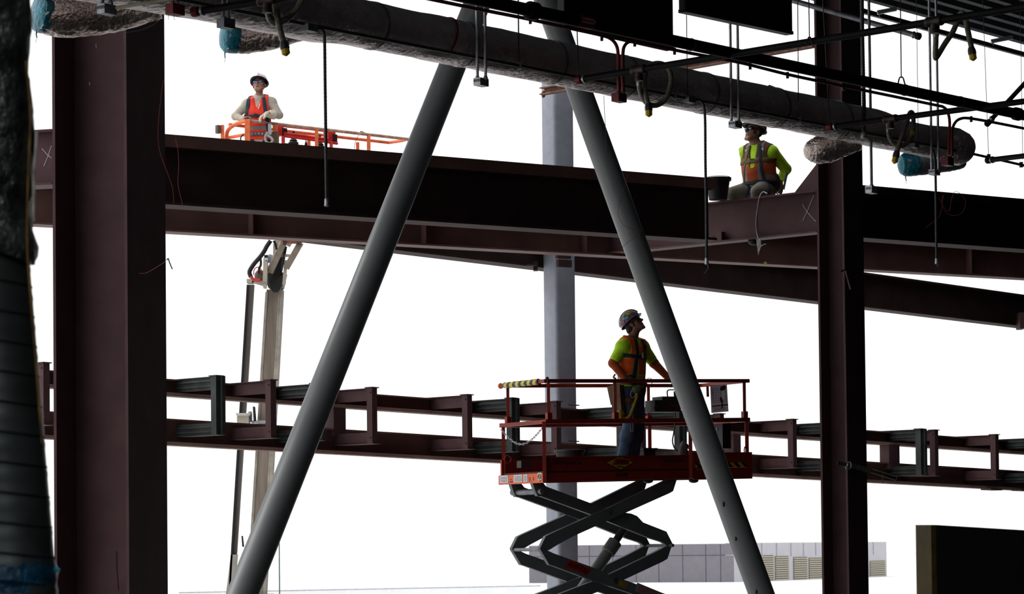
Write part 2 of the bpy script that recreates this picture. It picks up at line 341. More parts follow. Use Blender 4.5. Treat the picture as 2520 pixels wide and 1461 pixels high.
for px, g in ((108, 0), (532, 1), (666, 0), (778, 1), (915, 0), (1149, 0), (1258, 1), (1368, 0), (1528, 1), (1577, 0), (1670, 1), (1770, 0), (1949, 0), (2040, 1), (2263, 1), (2298, 0), (2447, 0), (2545, 1)):
    L_ = 1.0; mt = green_steel if g else primer; Yc = Yt(px); Yn = Yc-L_*.83
    k = 33.2/Yn; top = W(px, ub(px)-57*k, Yn); bot = W(px, lb(px)-32*k, Yn); bot = V(top.x, top.y, bot.z)
    pm = MB(); pm.bar(bot, top, .085, .1, up=tn)
    if g: pm.bar(bot+tdir*.045-tn*.06, top+tdir*.045-tn*.06, .05, .05, up=tn)
    pm.cbox(top, tdir*.06, tn*.07, UP*.006)
    P_ = pm.build('outrigger_post', mt, TR, smooth=False)
    for nm, z_, hh in (('upper_arm', top.z-.085, .15), ('lower_arm', bot.z+.07, .14)):
        c0 = V(top.x, top.y, z_); c1 = c0+tn*(L_+.1)
        am = MB(); am.bar(c0, c1, .012 if not g else .03, hh)
        if nm == 'lower_arm': am.bar(c0-UP*hh/2-tn*.06+tdir*.03, c1-UP*hh/2+tdir*.03, .12, .012)
        else: am.bar(c0+UP*hh/2, c1+UP*hh/2, .08, .01)
        if g: am.bar(c0-tdir*.02+UP*hh*.2, c1-tdir*.02+UP*hh*.2, .03, .02); am.bar(c0-tdir*.02-UP*hh*.2, c1-tdir*.02-UP*hh*.2, .03, .02)
        am.build(nm, mt, P_, smooth=False)
    if not g:
        MB().ball(top-UP*.06-tdir*.046-tn*.02, .011, 8).build('bolt_hole', rubber, P_); MB().ball(bot+UP*.07-tdir*.046-tn*.02, .011, 8).build('bolt_hole', rubber, P_)
# ================================================================ far background
bw = M('grey wall panel', (.185, .175, .2), .8, nz=1.5, amt=.06); bw2 = M('light wall panel', (.43, .42, .45), .8, nz=1.0, amt=.04); lv = M('louvre', (.36, .33, .26), .7, nz=4, amt=.1)
jn = M('panel joint', (.1, .095, .12), .8)
YB = 300
pa, pb = W(1302, 1438, YB), W(1808, 1430, 290); pc = W(2183, 1441, 330)
BG = thing('warehouse', 'distant low building with grey panels and louvred vents beyond the yard', 'building', (pb.x, pb.y, 0))
def zrow(px, py, P, N): return Wp(px, py, P, N)
def pan(mb, q, p, z0, z1, mi=0, th=.6, out=.0):
    n_ = (p-q); n_.z = 0; n_.normalize(); n_ = V(n_.y, -n_.x, 0)
    a_, b_ = V(q.x, q.y, z0)+n_*out, V(p.x, p.y, z0)+n_*out
    mb.box(a_, b_-a_, -n_*th, UP*(z1-z0), mi)
zt = Wz(1500, 1340, 0); ztop = CAMZ+(1348-1341)/7000*YB
za, zb2 = W(1302, 1347, YB).z, W(1808, 1332, 290).z; ztop = (za+zb2)/2
m_ = MB(); pan(m_, pa, pb, -1, ztop-.05, out=-.05); m_.build('wall', jn, BG)
lerp = lambda p, q, t: p+(q-p)*t
cuts = [0, .15, .302, .417, .53, .64, .755, .865, .935, 1]
zmid = ztop-(ztop-0)*.3
for i in range(len(cuts)-1):
    q, p = lerp(pa, pb, cuts[i]), lerp(pa, pb, cuts[i+1]); e_ = (p-q).normalized()*.05
    for z0, z1 in ((-1, zmid-.04), (zmid+.04, ztop)):
        m_ = MB(); pan(m_, q+e_, p-e_, z0, z1, th=.2); m_.build('wall_panel', bw, BG)
zc = W(1815, 1334, 290).z
m_ = MB(); pan(m_, pb, pc, -1, zc-.05, th=1); m_.build('wall', bw2, BG)
for t in (.16, .25, .34, .42, .5, .6, .7, .8, .9):
    q = lerp(pb, pc, t); p = lerp(pb, pc, t+.004); m_ = MB(); pan(m_, q, p, zc-1.5, zc-.1, th=.3, out=.05); m_.build('joint', M('pale joint', (.3, .29, .33), .8), BG)
bn = (pc-pb).normalized(); bnn = V(bn.y, -bn.x, 0)
for x0, x1 in ((1868, 1903), (1907, 1940), (1952, 1986), (1990, 2026), (2055, 2090), (2140, 2178)):
    q, p = Wp(x0, 1400, pb, bnn), Wp(x1, 1400, pb, bnn)
    m_ = MB(); ys = 1366+(x0-1868)*.05; zT, zB = Wp(x0, ys, pb, bnn).z, Wp(x0, ys+66-(x0-1868)*.028, pb, bnn).z
    for k in range(12):
        z0 = zB+(zT-zB)*k/12; pan(m_, q, p, z0, z0+(zT-zB)/12*.62, th=.1, out=.14)
    m_.build('louvre', lv, BG); m_ = MB(); pan(m_, q, p, zB, zT, th=.06, out=.03); m_.build('vent_back', M('vent shade', (.13, .115, .09), .9), BG)
fw = M('white fence', (.85, .85, .87), .7, nz=2, amt=.03)
f0, f1 = W(440, 1459, 90), W(1330, 1442, 100)
FN = thing('site_fence', 'white panel fence low beyond the yard at the bottom edge', 'fence', (f0.x, f0.y, 0))
for k in range(9):
    q, p = lerp(f0, f1, k/9), lerp(f0, f1, (k+1)/9); e_ = (p-q).normalized()*.03
    m_ = MB(); pan(m_, q+e_, p-e_, 0, q.z, th=.06); m_.build('fence_panel', fw, FN)
m_ = MB(); m_.tube([V(f0.x, f0.y, f0.z+.02), V(f1.x, f1.y, f1.z+.02)], .018, 8); m_.build('top_rail', galv, FN)
q = W(688, 1454, 80); t_ = W(687, 1322, 80)
tag(MB().tube([V(q.x, q.y, 0), V(q.x, q.y, t_.z)], .018, 8).build('thin_pole', M('pole green', (.05, .1, .07), .6)), 'thin dark green pole in the yard beside the left grey brace', 'pole')
# ================================================================ ducts
def Yd(px): return 1/(.04348-7.477e-6*(px-1120))
def crinkle(a):
    rnd = random.Random(a)
    tab = [[rnd.uniform(-1, 1) for _ in range(64)] for _ in range(400)]
    return lambda i, j: .03*tab[i % 400][j % 64]
seam = M('foil seam', (.1, .09, .09), .7, metal=.3)
def ductpts(lst): return [W(x, y, Y) for x, y, Y, r in lst], [r for x, y, Y, r in lst]
DUCT = []
for px in range(-340, 2300, 22):
    cy = 105+.2034*(px-1120)
    r = .185
    if px < 860:
        k = min(1, (860-px)/70); r = .185+.055*k; cy -= 26*k*.35
        if px < 500: cy += (500-px)*.028; 
    if px > 2150:
        k = min(1, (px-2150)/70); r = .19-.03*k; cy += 6*k
    DUCT.append((px, cy, Yd(px), r))
yl = Yd(2290)
for px, cy, dY, r in ((2312, 352, .0, .172), (2332, 357, .02, .188), (2350, 361, .05, .192), (2366, 365, .09, .175), (2377, 368, .12, .14), (2384, 370, .15, .08)): DUCT.append((px, cy, yl+.2+dY, r))
P_, R_ = ductpts(DUCT)
rnd = random.Random(3); ph = [rnd.uniform(0, 6.28) for _ in range(60)]
def jit(i, j): return .012*math.sin(i*.9+ph[j % 30])+.012*math.sin(j*1.7+i*.35+ph[(i//3) % 60])+.006*rnd.uniform(-1, 1)
DT = MB().tube(P_, R_, 30, jit=jit).build('insulated_duct', foil_dull, sharp=80)
tag(DT, 'long foil wrapped duct crossing the whole top of the view under the roof', 'duct')
for px in (915, 1135, 1345, 1530, 1725, 1895, 2060):
    i = min(range(len(DUCT)), key=lambda k: abs(DUCT[k][0]-px)); t = (P_[i+1]-P_[i-1]).normalized()
    MB().tube([P_[i]-t*.018, P_[i]+t*.018], R_[i]*1.035, 30).build('seam_tape', M('seam tape', (.35, .32, .32), .45, metal=.7, bump=.5), DT)
i = min(range(len(DUCT)), key=lambda k: abs(DUCT[k][0]-1903)); MB().tube([P_[i]+UP*.17, P_[i]+UP*.205-V(.05, 0, 0)], [.03, .015], 8).build('torn_wrap', foil_dull, DT)
i = min(range(len(DUCT)), key=lambda k: abs(DUCT[k][0]-1100)); t = (P_[i+1]-P_[i-1]).normalized()
d_, a_, b_ = frame_of(t); vsp = [P_[i]+(b_*math.cos(g)+a_*math.sin(g))*R_[i]*1.03+t*(.0+.09*math.sin(g*.8+2.4)) for g in [k*.2 for k in range(-2, 13)]]
vsp2 = [P_[i]+(b_*math.cos(g)-a_*math.sin(g))*R_[i]*1.03+t*(.0-.06*g) for g in [k*.2 for k in range(-2, 13)]]
MB().tube(vsp if a_.y < 0 else vsp2, .006, 6).build('red_strap', red_conduit, DT)
def flex(name, lab, pts, cap=True, capmat=blue_plastic, mat=foil, seed=1, caplen=.06):
    Pq = spline([W(x, y, Y) for x, y, Y, r in pts], 8); rr = []
    for k in range(len(pts)-1):
        rr += [pts[k][3]+(pts[k+1][3]-pts[k][3])*q/8 for q in range(8)]
    rr.append(pts[-1][3]); rd = random.Random(seed)
    o = MB().tube(Pq, rr, 40, jit=lambda i, j: .035*rd.uniform(-1, 1)+.02*math.sin(j*2.3+i*.4)).build(name, mat, sharp=80)
    tag(o, lab, 'duct', 'flexible duct stubs')
    if cap:
        e = Pq[-1]; t = (Pq[-1]-Pq[-2]).normalized(); r = rr[-1]
        d_, a_, b_ = frame_of(t)
        mb = MB(); mb.lathe(e-t*caplen, t, [(r*1.03, 0), (r*1.05, caplen*.6), (r*1.0, caplen), (r*.8, caplen*1.3), (r*.3, caplen*1.5)], 24)
        mb.tube(spline([e-b_*r*.9, e-b_*(r+.02)+a_*.01, e-b_*(r+.05)-a_*.005, e-b_*(r+.08)+a_*.01]), [.006]*6+[.005]*6+[.002]*7, 6)
        mb.build('end_wrap', capmat, o)
    return o
flex('flexible_duct', 'foil flexible duct stub in front of the big primed column top', [(380, -6, 20.7, .16), (300, 22, 20.7, .15), (225, 36, 20.6, .15), (150, 40, 20.4, .15), (95, 30, 20.3, .14)], seed=2)
flex('flexible_duct', 'foil flexible duct stub with blue film end above the orange basket', [(735, 62, 21.9, .12), (665, 82, 21.9, .125), (600, 92, 21.85, .125), (556, 88, 21.8, .125)], seed=5, caplen=.09)
flex('flexible_duct', 'foil flexible duct stub hanging left of the slim column above the seated worker', [(2110, 340, 27.9, .12), (2072, 354, 27.9, .125), (2040, 364, 27.85, .14), (2013, 369, 27.8, .135), (1997, 370, 27.78, .11), (1987, 370, 27.76, .07), (1983, 370, 27.75, .025)], seed=8, cap=False)
so = flex('duct_stub', 'short bare metal duct stub with blue film end under the bullnose of the long duct', [(2360, 386, 29.3, .125), (2325, 394, 29.2, .122), (2275, 401, 29.15, .12), (2226, 405, 29.1, .12)], mat=galv, seed=9, caplen=.13)
so.data.materials[0] = galv
# near hanging duct, out of focus at the left edge
nf = M('near foil sleeve', (.13, .145, .14), .38, metal=.8, nz=9, amt=.85, bump=1.0, bscale=16)  # strong colour noise paints crinkle highlights into the foil
ns = M('near spiral duct', (.14, .165, .165), .4, metal=.8, nz=5, amt=.35)
def nearpts(lst): return [W(re-r*875, y, 8) for y, re, r in lst], [r for y, re, r in lst]
lst = [(-120, 80, .17), (0, 77, .17), (70, 76, .17), (135, 70, .165), (150, 65, .163), (200, 70, .165), (280, 82, .165), (360, 84, .165), (440, 79, .165), (520, 76, .16), (570, 78, .16), (600, 92, .175), (610, 90, .175), (618, 70, .15)]
Pn, Rn = nearpts(lst); Pn2 = spline(Pn, 4); Rn2 = []
for k in range(len(Rn)-1): Rn2 += [Rn[k]+(Rn[k+1]-Rn[k])*q/4 for q in range(4)]
Rn2.append(Rn[-1]); rd = random.Random(4)
ND = thing('hanging_duct', 'dark blurred vertical duct in a crumpled foil sleeve at the left edge', 'duct', tuple(Pn[-1]))
MB().tube(Pn2, Rn2, 36, jit=lambda i, j: .02*rd.uniform(-1, 1)+.012*math.sin(j*1.3+i)).build('foil_sleeve', nf, ND, sharp=80)
Ps, Rs = [], []
for y in range(600, 1560, 12):
    re = 68+(y-600)*.083; Ps.append(W(re-.15*875, y, 8)); Rs.append(.15*(1.012 if (y-600) % 72 < 12 else 1))
MB().tube(Ps, Rs, 40).build('spiral_tube', ns, ND, sharp=20)
sg = MB()
for y in range(620, 1400, 74):
    re = 68+(y-600)*.083; c = W(re-.15*875, y, 8); sg.lathe(c, V(.12, 0, 1), [(.1505, 0), (.1545, .002), (.1545, .006), (.1505, .008)], 40)
sg.build('seam_ring', rubber, ND)
bl = [(1360, 128, .13), (1385, 135, .155), (1405, 141, .16), (1430, 136, .158), (1480, 134, .156), (1560, 136, .156)]
Pb, Rb = nearpts(bl); MB().tube(spline(Pb, 4), [Rb[min(k//4, 5)] for k in range(21)], 30, jit=lambda i, j: .03*rd.uniform(-1, 1)).build('blue_film', M('dark blue film', (.006, .05, .1), .3, nz=7, amt=.5, bump=.5), ND, sharp=80)
MB().tube([W(134, 1400, 7.9), W(146, 1403, 7.9)], [.012, .004], 6).build('film_tail', blue_plastic, ND)
st = M('tape strip', (.55, .53, .46), .6, nz=30, amt=.4)
MB().tube(spline([W(x, y, 7.97) for x, y in ((90, 322), (88, 372), (83, 420), (83, 470), (82, 520), (83, 545))], 4), .005, 6).build('tape_strip', st, ND)
rv = M('rusty fleck', (.16, .085, .01), .7, nz=12, amt=.9)
MB().tube(spline([W(x, y, 7.86) for x, y in ((64, 150), (70, 210), (75, 300), (70, 420), (67, 560), (70, 660), (86, 860), (104, 1090))], 5), .0032, 6).build('ochre_strip', rv, ND)
# ================================================================ sprinkler main and branches
ZM = 3.92
MP = MB().tube([Wz(1080, -22, ZM), Wz(2780, 339, ZM)], .047, 18).build('sprinkler_main', black_pipe)
tag(MP, 'thick black sprinkler main pipe sloping right across the top', 'pipe')
mdir = (Wz(2600, 301, ZM)-Wz(1080, -22, ZM)).normalized()
def mainp(px): P0 = Wz(1080, -22, ZM); return P0+mdir*along(P0, mdir, px, 100)
for px, r, h in ((1311, .068, .055), (2500, .06, .05)): MB().lathe(mainp(px)-mdir*h, mdir, [(r*.85, 0), (r, .02), (r, h*2-.02), (r*.85, h*2)], 18).build('coupling', black_pipe, MP)
lbm = M('red label', (.2, .008, .02), .6, nz=3)
p = mainp(1437); MB().lathe(p-mdir*.09, mdir, [(.0475, 0), (.0482, .001), (.0482, .179), (.0475, .18)], 24).build('red_label', lbm, MP)
wl = M('label print', (.55, .3, .34), .6, nz=80)
mside = V(mdir.y, -mdir.x, 0).normalized()
for k, (dz, dt, w_) in enumerate(((.012, -.0, .1), (-.012, 0, .14))):
    lm = MB()
    for q in range(9): lm.cbox(p+mdir*(-.07+q*.0165)+mside*.047+UP*dz, mdir*.005, mside*.003, UP*.007)
    lm.build('label_line', wl, MP)
MB().ball(p+mdir*.072+mside*.047-UP*.0, .007, 8).build('label_dot', white_paper, MP)
for px in (1700, 2225, 2360): MB().lathe(mainp(px)-mdir*.012, mdir, [(.049, 0), (.051, .003), (.051, .021), (.049, .024)], 18).build('pipe_band', galv_dark, MP)
def branch(lab, pts, r=.028, mat=black_pipe, cap=None, tees=(), name='branch_pipe', endcap=True):
    P = [W(*q) for q in pts]; o = MB().tube(P, r, 14).build(name, mat); tag(o, lab, 'pipe')
    if endcap:
        t = (P[0]-P[1]).normalized()
        MB().lathe(P[0]-t*.03, t, [(r*1.2, 0), (r*1.32, .01), (r*1.32, .05), (r*.9, .06)], 14).build('end_cap', cap or black_pipe, o)
        MB().lathe(P[0]-t*.075, t, [(r*1.05, 0), (r*1.3, .004), (r*1.3, .02), (r*1.05, .024)], 14).build('pipe_ring', galv, o)
    for f_, dn in tees:
        q = P[0]+(P[-1]-P[0])*f_; t = (P[-1]-P[0]).normalized()
        tb = MB().lathe(q-t*.07, t, [(r*1.3, 0), (r*1.45, .015), (r*1.3, .03), (r*1.3, .11), (r*1.45, .125), (r*1.3, .14)], 14)
        tb.lathe(q, -UP, [(r*1.1, 0), (r*1.1, .06), (r*1.25, .065), (r*1.25, .09)], 12); tb.build('tee_fitting', M('tee iron', (.03, .012, .012), .5), o)
    return o
def onl(P, Q, px):                      # point of the line P-Q over a pixel column
    t = along(P, Q-P, px, 200); return P+(Q-P)*t
B1a, B1b = Wz(1425, 196, 3.90), Wz(2545, 12, 3.90)
def br_z(lab, a, b, z, **k): return branch(lab, [(a[0], a[1], Wz(a[0], a[1], z).y), (b[0], b[1], Wz(b[0], b[1], z).y)], **k)
def fr(a, b, z, px):
    P, Q = Wz(*a, z), Wz(*b, z); return along(P, Q-P, px, 200)
br_z('black branch pipe rising right from red cap over the duct, past the slim column', (1425, 196), (2760, -23), 3.90, cap=red_box, tees=((fr((1425, 196), (2760, -23), 3.9, 1573), 1), (fr((1425, 196), (2760, -23), 3.9, 2302), 1)))
branch('black branch pipe with red cap at top left, above the blue ended flexible duct', [(480, 29, 19.9), (660, 2, 19.6), (900, -40, 19.2)], cap=red_box, tees=((.43, 1),), r=.027)
br_z('black branch pipe rising from the duct end to the sprinkler main', (2042, 312), (2760, 218), 3.91, cap=red_box, tees=((fr((2042, 312), (2760, 218), 3.91, 2190), 1),), r=.027)
branch('short black capped pipe entering from the right edge, lowest of the pipes', [(2433, 394, 27.6), (2700, 362, 26.0)], r=.026)
branch('diagonal black pipe passing behind the sprinkler main near the right edge', [(2431, 303, 26.9), (2545, 180, 26.5)], r=.022)
branch('grey capped pipe sloping down right behind the slim column top', [(2260, 89, 32.5), (1935, -3, 33.4)], r=.032, mat=galv_dark)
# ================================================================ conduits and boxes
def tubes(name, lab, cat, paths, r, mat, group=None, n=8):
    o = None
    for p in paths:
        q = MB().tube(p, r, n).build(name if o is None else 'conduit_run', mat, o)
        o = o or q
    return tag(o, lab, cat, group)
def ybox(px): return Yd(px)-.55
def jbox(name, lab, x0, x1, y0, y1, Y, mat, split=.45, ko=3, parent=None, cat='box'):
    c = W((x0+x1)/2, (y0+y1)/2, Y); s_ = Y/7000; w = (x1-x0)*s_; h = (y1-y0)*s_
    al = math.atan2(split, 1-split); u = V(math.cos(al), -math.sin(al), 0); v = V(math.sin(al), math.cos(al), 0)
    L1 = w*(1-split)/math.cos(al)/2; L2 = w*split/max(.2, math.sin(al))/2
    u, L1, L2 = V(math.cos(.62), -math.sin(.62), 0), w*split/math.cos(.62)/2, w*(1-split)/math.sin(.62)/2; v = V(math.sin(.62), math.cos(.62), 0)
    o = MB().cbox(c, u*L1, v*L2, UP*h/2).build(name, mat, parent)
    if parent is None: tag(o, lab, cat)
    for k in range(ko):
        q = c-v*L2+u*L1*(-.62+.62*k if ko == 3 else -.4+.8*k)+UP*h*.12
        MB().lathe(q+v*.003, -v, [(h*.2, 0), (h*.2, .006), (h*.14, .0065), (h*.14, .003)], 12).build('knockout', galv_dark if mat is not red_box else red_box, o)
    return o, c
def to_deck(p): return V(p.x, p.y, CAMZ+ZD)
def drop(lab, tubes_, box, mat=galv, bmat=galv, r=.0125, ko=3, toptube=None, fit=galv):
    x0, x1, y0, y1, Y = box
    o, c = jbox('junction_box', lab, x0, x1, y0, y1, Y, bmat, ko=ko)
    tag(o, lab, 'electrical box', 'hanging electrical boxes')
    for (xa, ya, xb, yb) in tubes_:
        b_ = W(xb, yb, Y); a_ = V(b_.x, b_.y, CAMZ+ZD)
        MB().tube([b_, a_], r, 10).build('conduit_drop', mat, o)
        MB().lathe(b_-UP*.01, UP, [(r*1.35, 0), (r*1.5, .01), (r*1.5, .025), (r*1.2, .035)], 10).build('connector', fit, o)
    return o
drop('galvanised box under two conduits in front of left grey brace', [(0, 0, 1175, 195), (0, 0, 1195, 195)], (1165, 1203, 193, 212, Yd(1184)-.5))
drop('galvanised box under two conduits just left of the seated worker\'s helmet', [(0, 0, 1800, 302), (0, 0, 1818, 302)], (1792, 1827, 299, 315, Yd(1810)-.5))
drop('galvanised box under two conduits over the bare duct stub', [(0, 0, 2293, 421), (0, 0, 2310, 421)], (2284, 2315, 418, 431, Yd(2300)-.5))
drop('dull box under two conduits above the blue ended duct stub', [(0, 0, 549, 48), (0, 0, 561, 48)], (534, 578, 46, 70, Yd(556)-.75), galv_dark, galv_dark, ko=0)
drop('galvanised box at top left against the big primed column', [(0, 0, 252, 14), (0, 0, 272, 12)], (240, 286, 12, 36, Yd(262)-.75), galv_dark, galv)
drop('dark red box near the top left over the duct, pair of short wires below', [(0, 0, 425, 14), (0, 0, 436, 14)], (408, 454, 11, 37, Yd(430)-.75), red_conduit, red_box, ko=0)
drop('small galvanised box on a single long conduit right of the slim column', [(0, 0, 2145, 460)], (2128, 2161, 458, 476, Yd(2145)-.2), galv_dark, galv, r=.014, ko=2)
tag(MB().tube([W(286, 19, Yd(262)-.8), W(400, 1, Yd(262)-1.0), W(520, -18, Yd(262)-1.1)], .012, 8).build('pale_conduit', M('pale conduit', (.35, .33, .22), .5)), 'pale yellowish conduit running right from the top left box', 'conduit')
wr = MB(); wr.tube([W(415, 36, Yd(430)-.75), W(414, 48, Yd(430)-.75)], .002, 5); wr.tube([W(427, 37, Yd(430)-.75), W(430, 50, Yd(430)-.75)], .002, 5); tag(wr.build('loose_wires', rubber), 'two short loose wires under the dark red box at top left', 'wire')
# long thin conduit in front of the duct
CDa = (400, -9); CDb = (2432, 386)
def cdy(px): return -9+(386+9)*(px-400)/(2432-400)
def Yc(px): return Yd(px)-.32
pts = [W(px, cdy(px), Yc(px)) for px in range(400, 2433, 40)]+[W(2520, 407, Yc(2500)), W(2580, 420, Yc(2500))]
CD = MB().tube(pts, .0135, 10).build('conduit', M('dull conduit', (.09, .09, .095), .5, metal=.4, nz=5)); tag(CD, 'long thin grey conduit running along the front of foil duct', 'conduit')
for px in (706, 1278, 1660, 1966, 2433, 2513):
    p = W(px, cdy(px) if px < 2433 else 386+(px-2433)*.24, Yc(min(px, 2500))); MB().cbox(p, V(.018, 0, 0), V(0, .016, 0), UP*.028).build('clamp', galv_dark, CD)
for x0, x1, y0, y1 in ((742, 782, 60, 78), (1680, 1712, 237, 253), (2239, 2263, 352, 364)):
    jbox('junction_box', '', x0, x1, y0, y1, Yc((x0+x1)/2)-.02, galv_dark, ko=0, parent=CD)
# hanging flexible conduits
fx = M('flexible conduit', (.06, .065, .07), .5, metal=.5, nz=60, amt=.4)
def whip(lab, pts, Y, r=.0125, tail=None, fit=True):
    P = spline([W(x, y, Y) for x, y in pts], 8); n_ = len(P)
    PP = [];
    for a_, b_ in zip(P[:-1], P[1:]):
        k = max(1, int((b_-a_).length/.012)); PP += [a_.lerp(b_, q/k) for q in range(k)]
    PP.append(P[-1])
    o = MB().tube(PP, [r*(1.06 if i % 2 else .94) for i in range(len(PP))], 10).build('flexible_conduit', fx, sharp=20); tag(o, lab, 'conduit', 'hanging flexible conduits')
    e = PP[-1]
    if fit: MB().lathe(e+UP*.02, -UP, [(r*1.1, 0), (r*1.35, .01), (r*1.35, .04), (r*1.5, .042), (r*1.5, .055), (r*.9, .06)], 10).build('end_fitting', galv, o)
    if tail: MB().tube(spline([W(x, y, Y) for x, y in tail]), .0045, 6).build('wire_tail', M('blue grey wire', (.12, .17, .2), .5), o)
    return o
whip('dark flexible conduit hanging in front of girder near the orange basket', [(778, 70), (790, 71), (797, 82), (799, 110), (800, 200), (802, 350), (804, 495)], Yc(790)-.04)
whip('dark flexible conduit hanging beside the bucket, frayed wires at its end', [(1708, 244), (1722, 246), (1731, 258), (1735, 290), (1736, 400), (1738, 520), (1739, 640)], Yc(1720)-.04, tail=[(1741, 650), (1743, 658), (1740, 665), (1733, 672)])
whip('dark flexible conduit hanging in front of girder end at right', [(2262, 353), (2282, 357), (2296, 370), (2301, 395), (2303, 470), (2304, 560), (2305, 640)], Yc(2285)-.04, tail=[(2306, 648), (2309, 652), (2306, 656)])
whip('thick ribbed flexible conduit dropping from the deck just right of slim column', [(2119, -60), (2121, 0), (2122, 80), (2124, 180), (2126, 260), (2125, 330)], Yc(2125)-.3, r=.0195)
# red conduits
def redrun(lab, pts, Yf):
    P = spline([W(x, y, Yf(x)) for x, y in pts], 6); o = MB().tube(P, .0145, 10).build('red_conduit', red_conduit); return tag(o, lab, 'conduit', 'red fire alarm conduits')
Yr = lambda px: Yd(px)-1.3
yk = Yr(1525)
rA = redrun('red conduit bending down from the top edge into the red box beside hose loop', [(1040, -6), (1175, 22), (1296, 46), (1400, 69), (1477, 86), (1502, 95), (1516, 110), (1521, 132), (1522, 180), (1523, 230)], Yr)
rB = redrun('long red conduit arching between the two red boxes under the sprinkler main', [(1534, 230), (1533, 180), (1533, 132), (1537, 113), (1548, 103), (1566, 103), (1680, 127), (1821, 154), (1938, 183), (2076, 212), (2150, 227), (2300, 258), (2321, 263), (2332, 275), (2337, 300), (2336, 340), (2335, 382)], Yr)
rC = redrun('red conduit arching up from red box at the duct end towards right edge', [(2343, 385), (2343, 345), (2344, 318), (2351, 301), (2364, 292), (2386, 291), (2450, 302), (2530, 318), (2580, 328)], Yr)
for o_, lst in ((rA, ((1305, 48), (1481, 90))), (rB, ((1562, 104), (1660, 124), (1846, 161), (1938, 183), (2076, 213))), (rC, ((2390, 291),))):
    for px, py in lst: MB().cbox(W(px, py+2, Yr(px)), V(.012, 0, 0), V(0, .016, 0), UP*.028).build('clamp', black_steel, o_)
for lab, x0, x1, y0, y1 in (('red box where two red conduits meet beside yellow capped hose loop', 1504, 1543, 230, 251), ('red box at the bullnose end of the long duct under two red conduits', 2314, 2349, 387, 408)):
    px = (x0+x1)/2; o, c = jbox('alarm_box', lab, x0, x1, y0, y1, Yr(px), red_box, ko=0, cat='electrical box')
    for dx in (-.02, .025): MB().lathe(c+V(dx, 0, (y1-y0)/2*Yr(px)/7000-.004), UP, [(.022, 0), (.022, .012), (.018, .02)], 10).build('connector', galv, o)
# sprinkler hose drops
hm2 = M('grey cap sleeve', (.05, .05, .055), .5)
def hose(lab, pts, Y, tip, tdir, ry=None, r=.0225, dy=.12):
    n_ = len(pts); P = spline([W(x, y, Y+dy*math.sin(k/(n_-1)*3.14)) for k, (x, y) in enumerate(pts)], 8)
    o = MB().tube(P, r, 12).build('sprinkler_hose', hose_mat); tag(o, lab, 'hose', 'sprinkler hoses with yellow caps')
    a_ = W(tip[0], tip[1], Y); d_ = (W(tip[0]+tdir[0], tip[1]+tdir[1], Y)-a_); L_ = d_.length; d_.normalize()
    MB().lathe(a_, d_, [(r*1.1, -.02), (r*1.4, 0), (r*1.5, .01), (r*1.5, L_*.42)], 8).build('cap_sleeve', hm2, o)
    MB().lathe(a_+d_*L_*.42, d_, [(r*1.35, 0), (r*1.35, L_*.4), (r*.8, L_*.5), (r*.3, L_*.58)], 8).build('yellow_cap', yellow, o)
    MB().lathe(P[0], (P[1]-P[0]), [(r*1.4, -.03), (r*1.4, .03), (r*1.15, .04), (r*1.3, .05), (r*1.1, .09)], 10).build('hose_fitting', galv, o)
    if ry is not None: q = P[int(ry*(len(P)-1))]; q2 = P[int(ry*(len(P)-1))+3]; MB().tube([q, q2], r*1.06, 12).build('yellow_band', yellow, o)
    return o
hose('looped sprinkler hose with yellow cap, high on the left above the basket', [(660, 2), (659, 28), (666, 50), (682, 57), (706, 46), (732, 20), (744, -12), (728, -48), (692, -40), (678, -8), (682, 40), (692, 85), (699, 106)], 19.8, (699, 108), (6, 30))
hose('looped sprinkler hose with yellow cap hanging in front of the duct middle', [(1573, 185), (1573, 212), (1581, 240), (1596, 256), (1616, 259), (1636, 245), (1650, 212), (1650, 180), (1636, 160), (1614, 156), (1595, 166), (1586, 192), (1587, 222), (1592, 246), (1596, 260)], Yd(1590)-.75, (1596, 260), (1, 28), ry=.2)
hose('looped sprinkler hose with yellow cap in front of the duct end', [(2187, 302), (2186, 325), (2195, 348), (2214, 359), (2232, 352), (2245, 330), (2248, 300), (2246, 279), (2239, 278), (2232, 300), (2220, 335), (2208, 372)], Yd(2210)-.75, (2207, 376), (-7, 27), ry=.45)
hose('bent sprinkler hose with yellow cap under the metal deck', [(2303, 62), (2303, 100), (2302, 138), (2306, 139), (2325, 108), (2346, 76), (2358, 45), (2366, 32), (2374, 38), (2380, 66), (2386, 95), (2392, 122)], 22.6, (2391, 122), (5, 28))
# hanger rods, clevises and thin wires
rodm = M('thin rod', (.06, .06, .065), .5, metal=.5)
def rod(lab, x0, x1, y1, Y, r=.005, clevis=None, w_=.03, name='hanger_rod'):
    a_ = W(x1, y1, Y); top = to_deck(a_)+V((x0-x1)*Y/7000*.9, 0, 0)
    o = MB().tube([a_, top], r, 6).build(name, rodm); tag(o, lab, 'rod', 'hanger rods')
    if clevis:
        h = clevis; m_ = MB(); m_.tube([a_+V(-w_, 0, -h), a_+V(-w_*.45, 0, -.012), a_+V(-w_*.3, 0, 0), a_+V(w_*.3, 0, 0), a_+V(w_*.45, 0, -.012), a_+V(w_, 0, -h)], .007, 6); m_.build('clevis', black_steel, o)
    return o
rod('hanger rod between the two grey braces, ending at the thin conduit', 1277, 1277, 163, Yc(1277), .006)
rod('hanger rod at the red capped end of the long branch pipe', 1402, 1424, 186, Wz(1425, 196, 3.9).y, .005, .03, .02)
rod('thin rod over the box beside the hanging flexible conduit near the bucket', 1692, 1692, 238, Yc(1692)-.02, .004)
rod('thin rod left of the slim column passing the black panel corner', 1972, 1965, 300, Yc(1965), .0045)
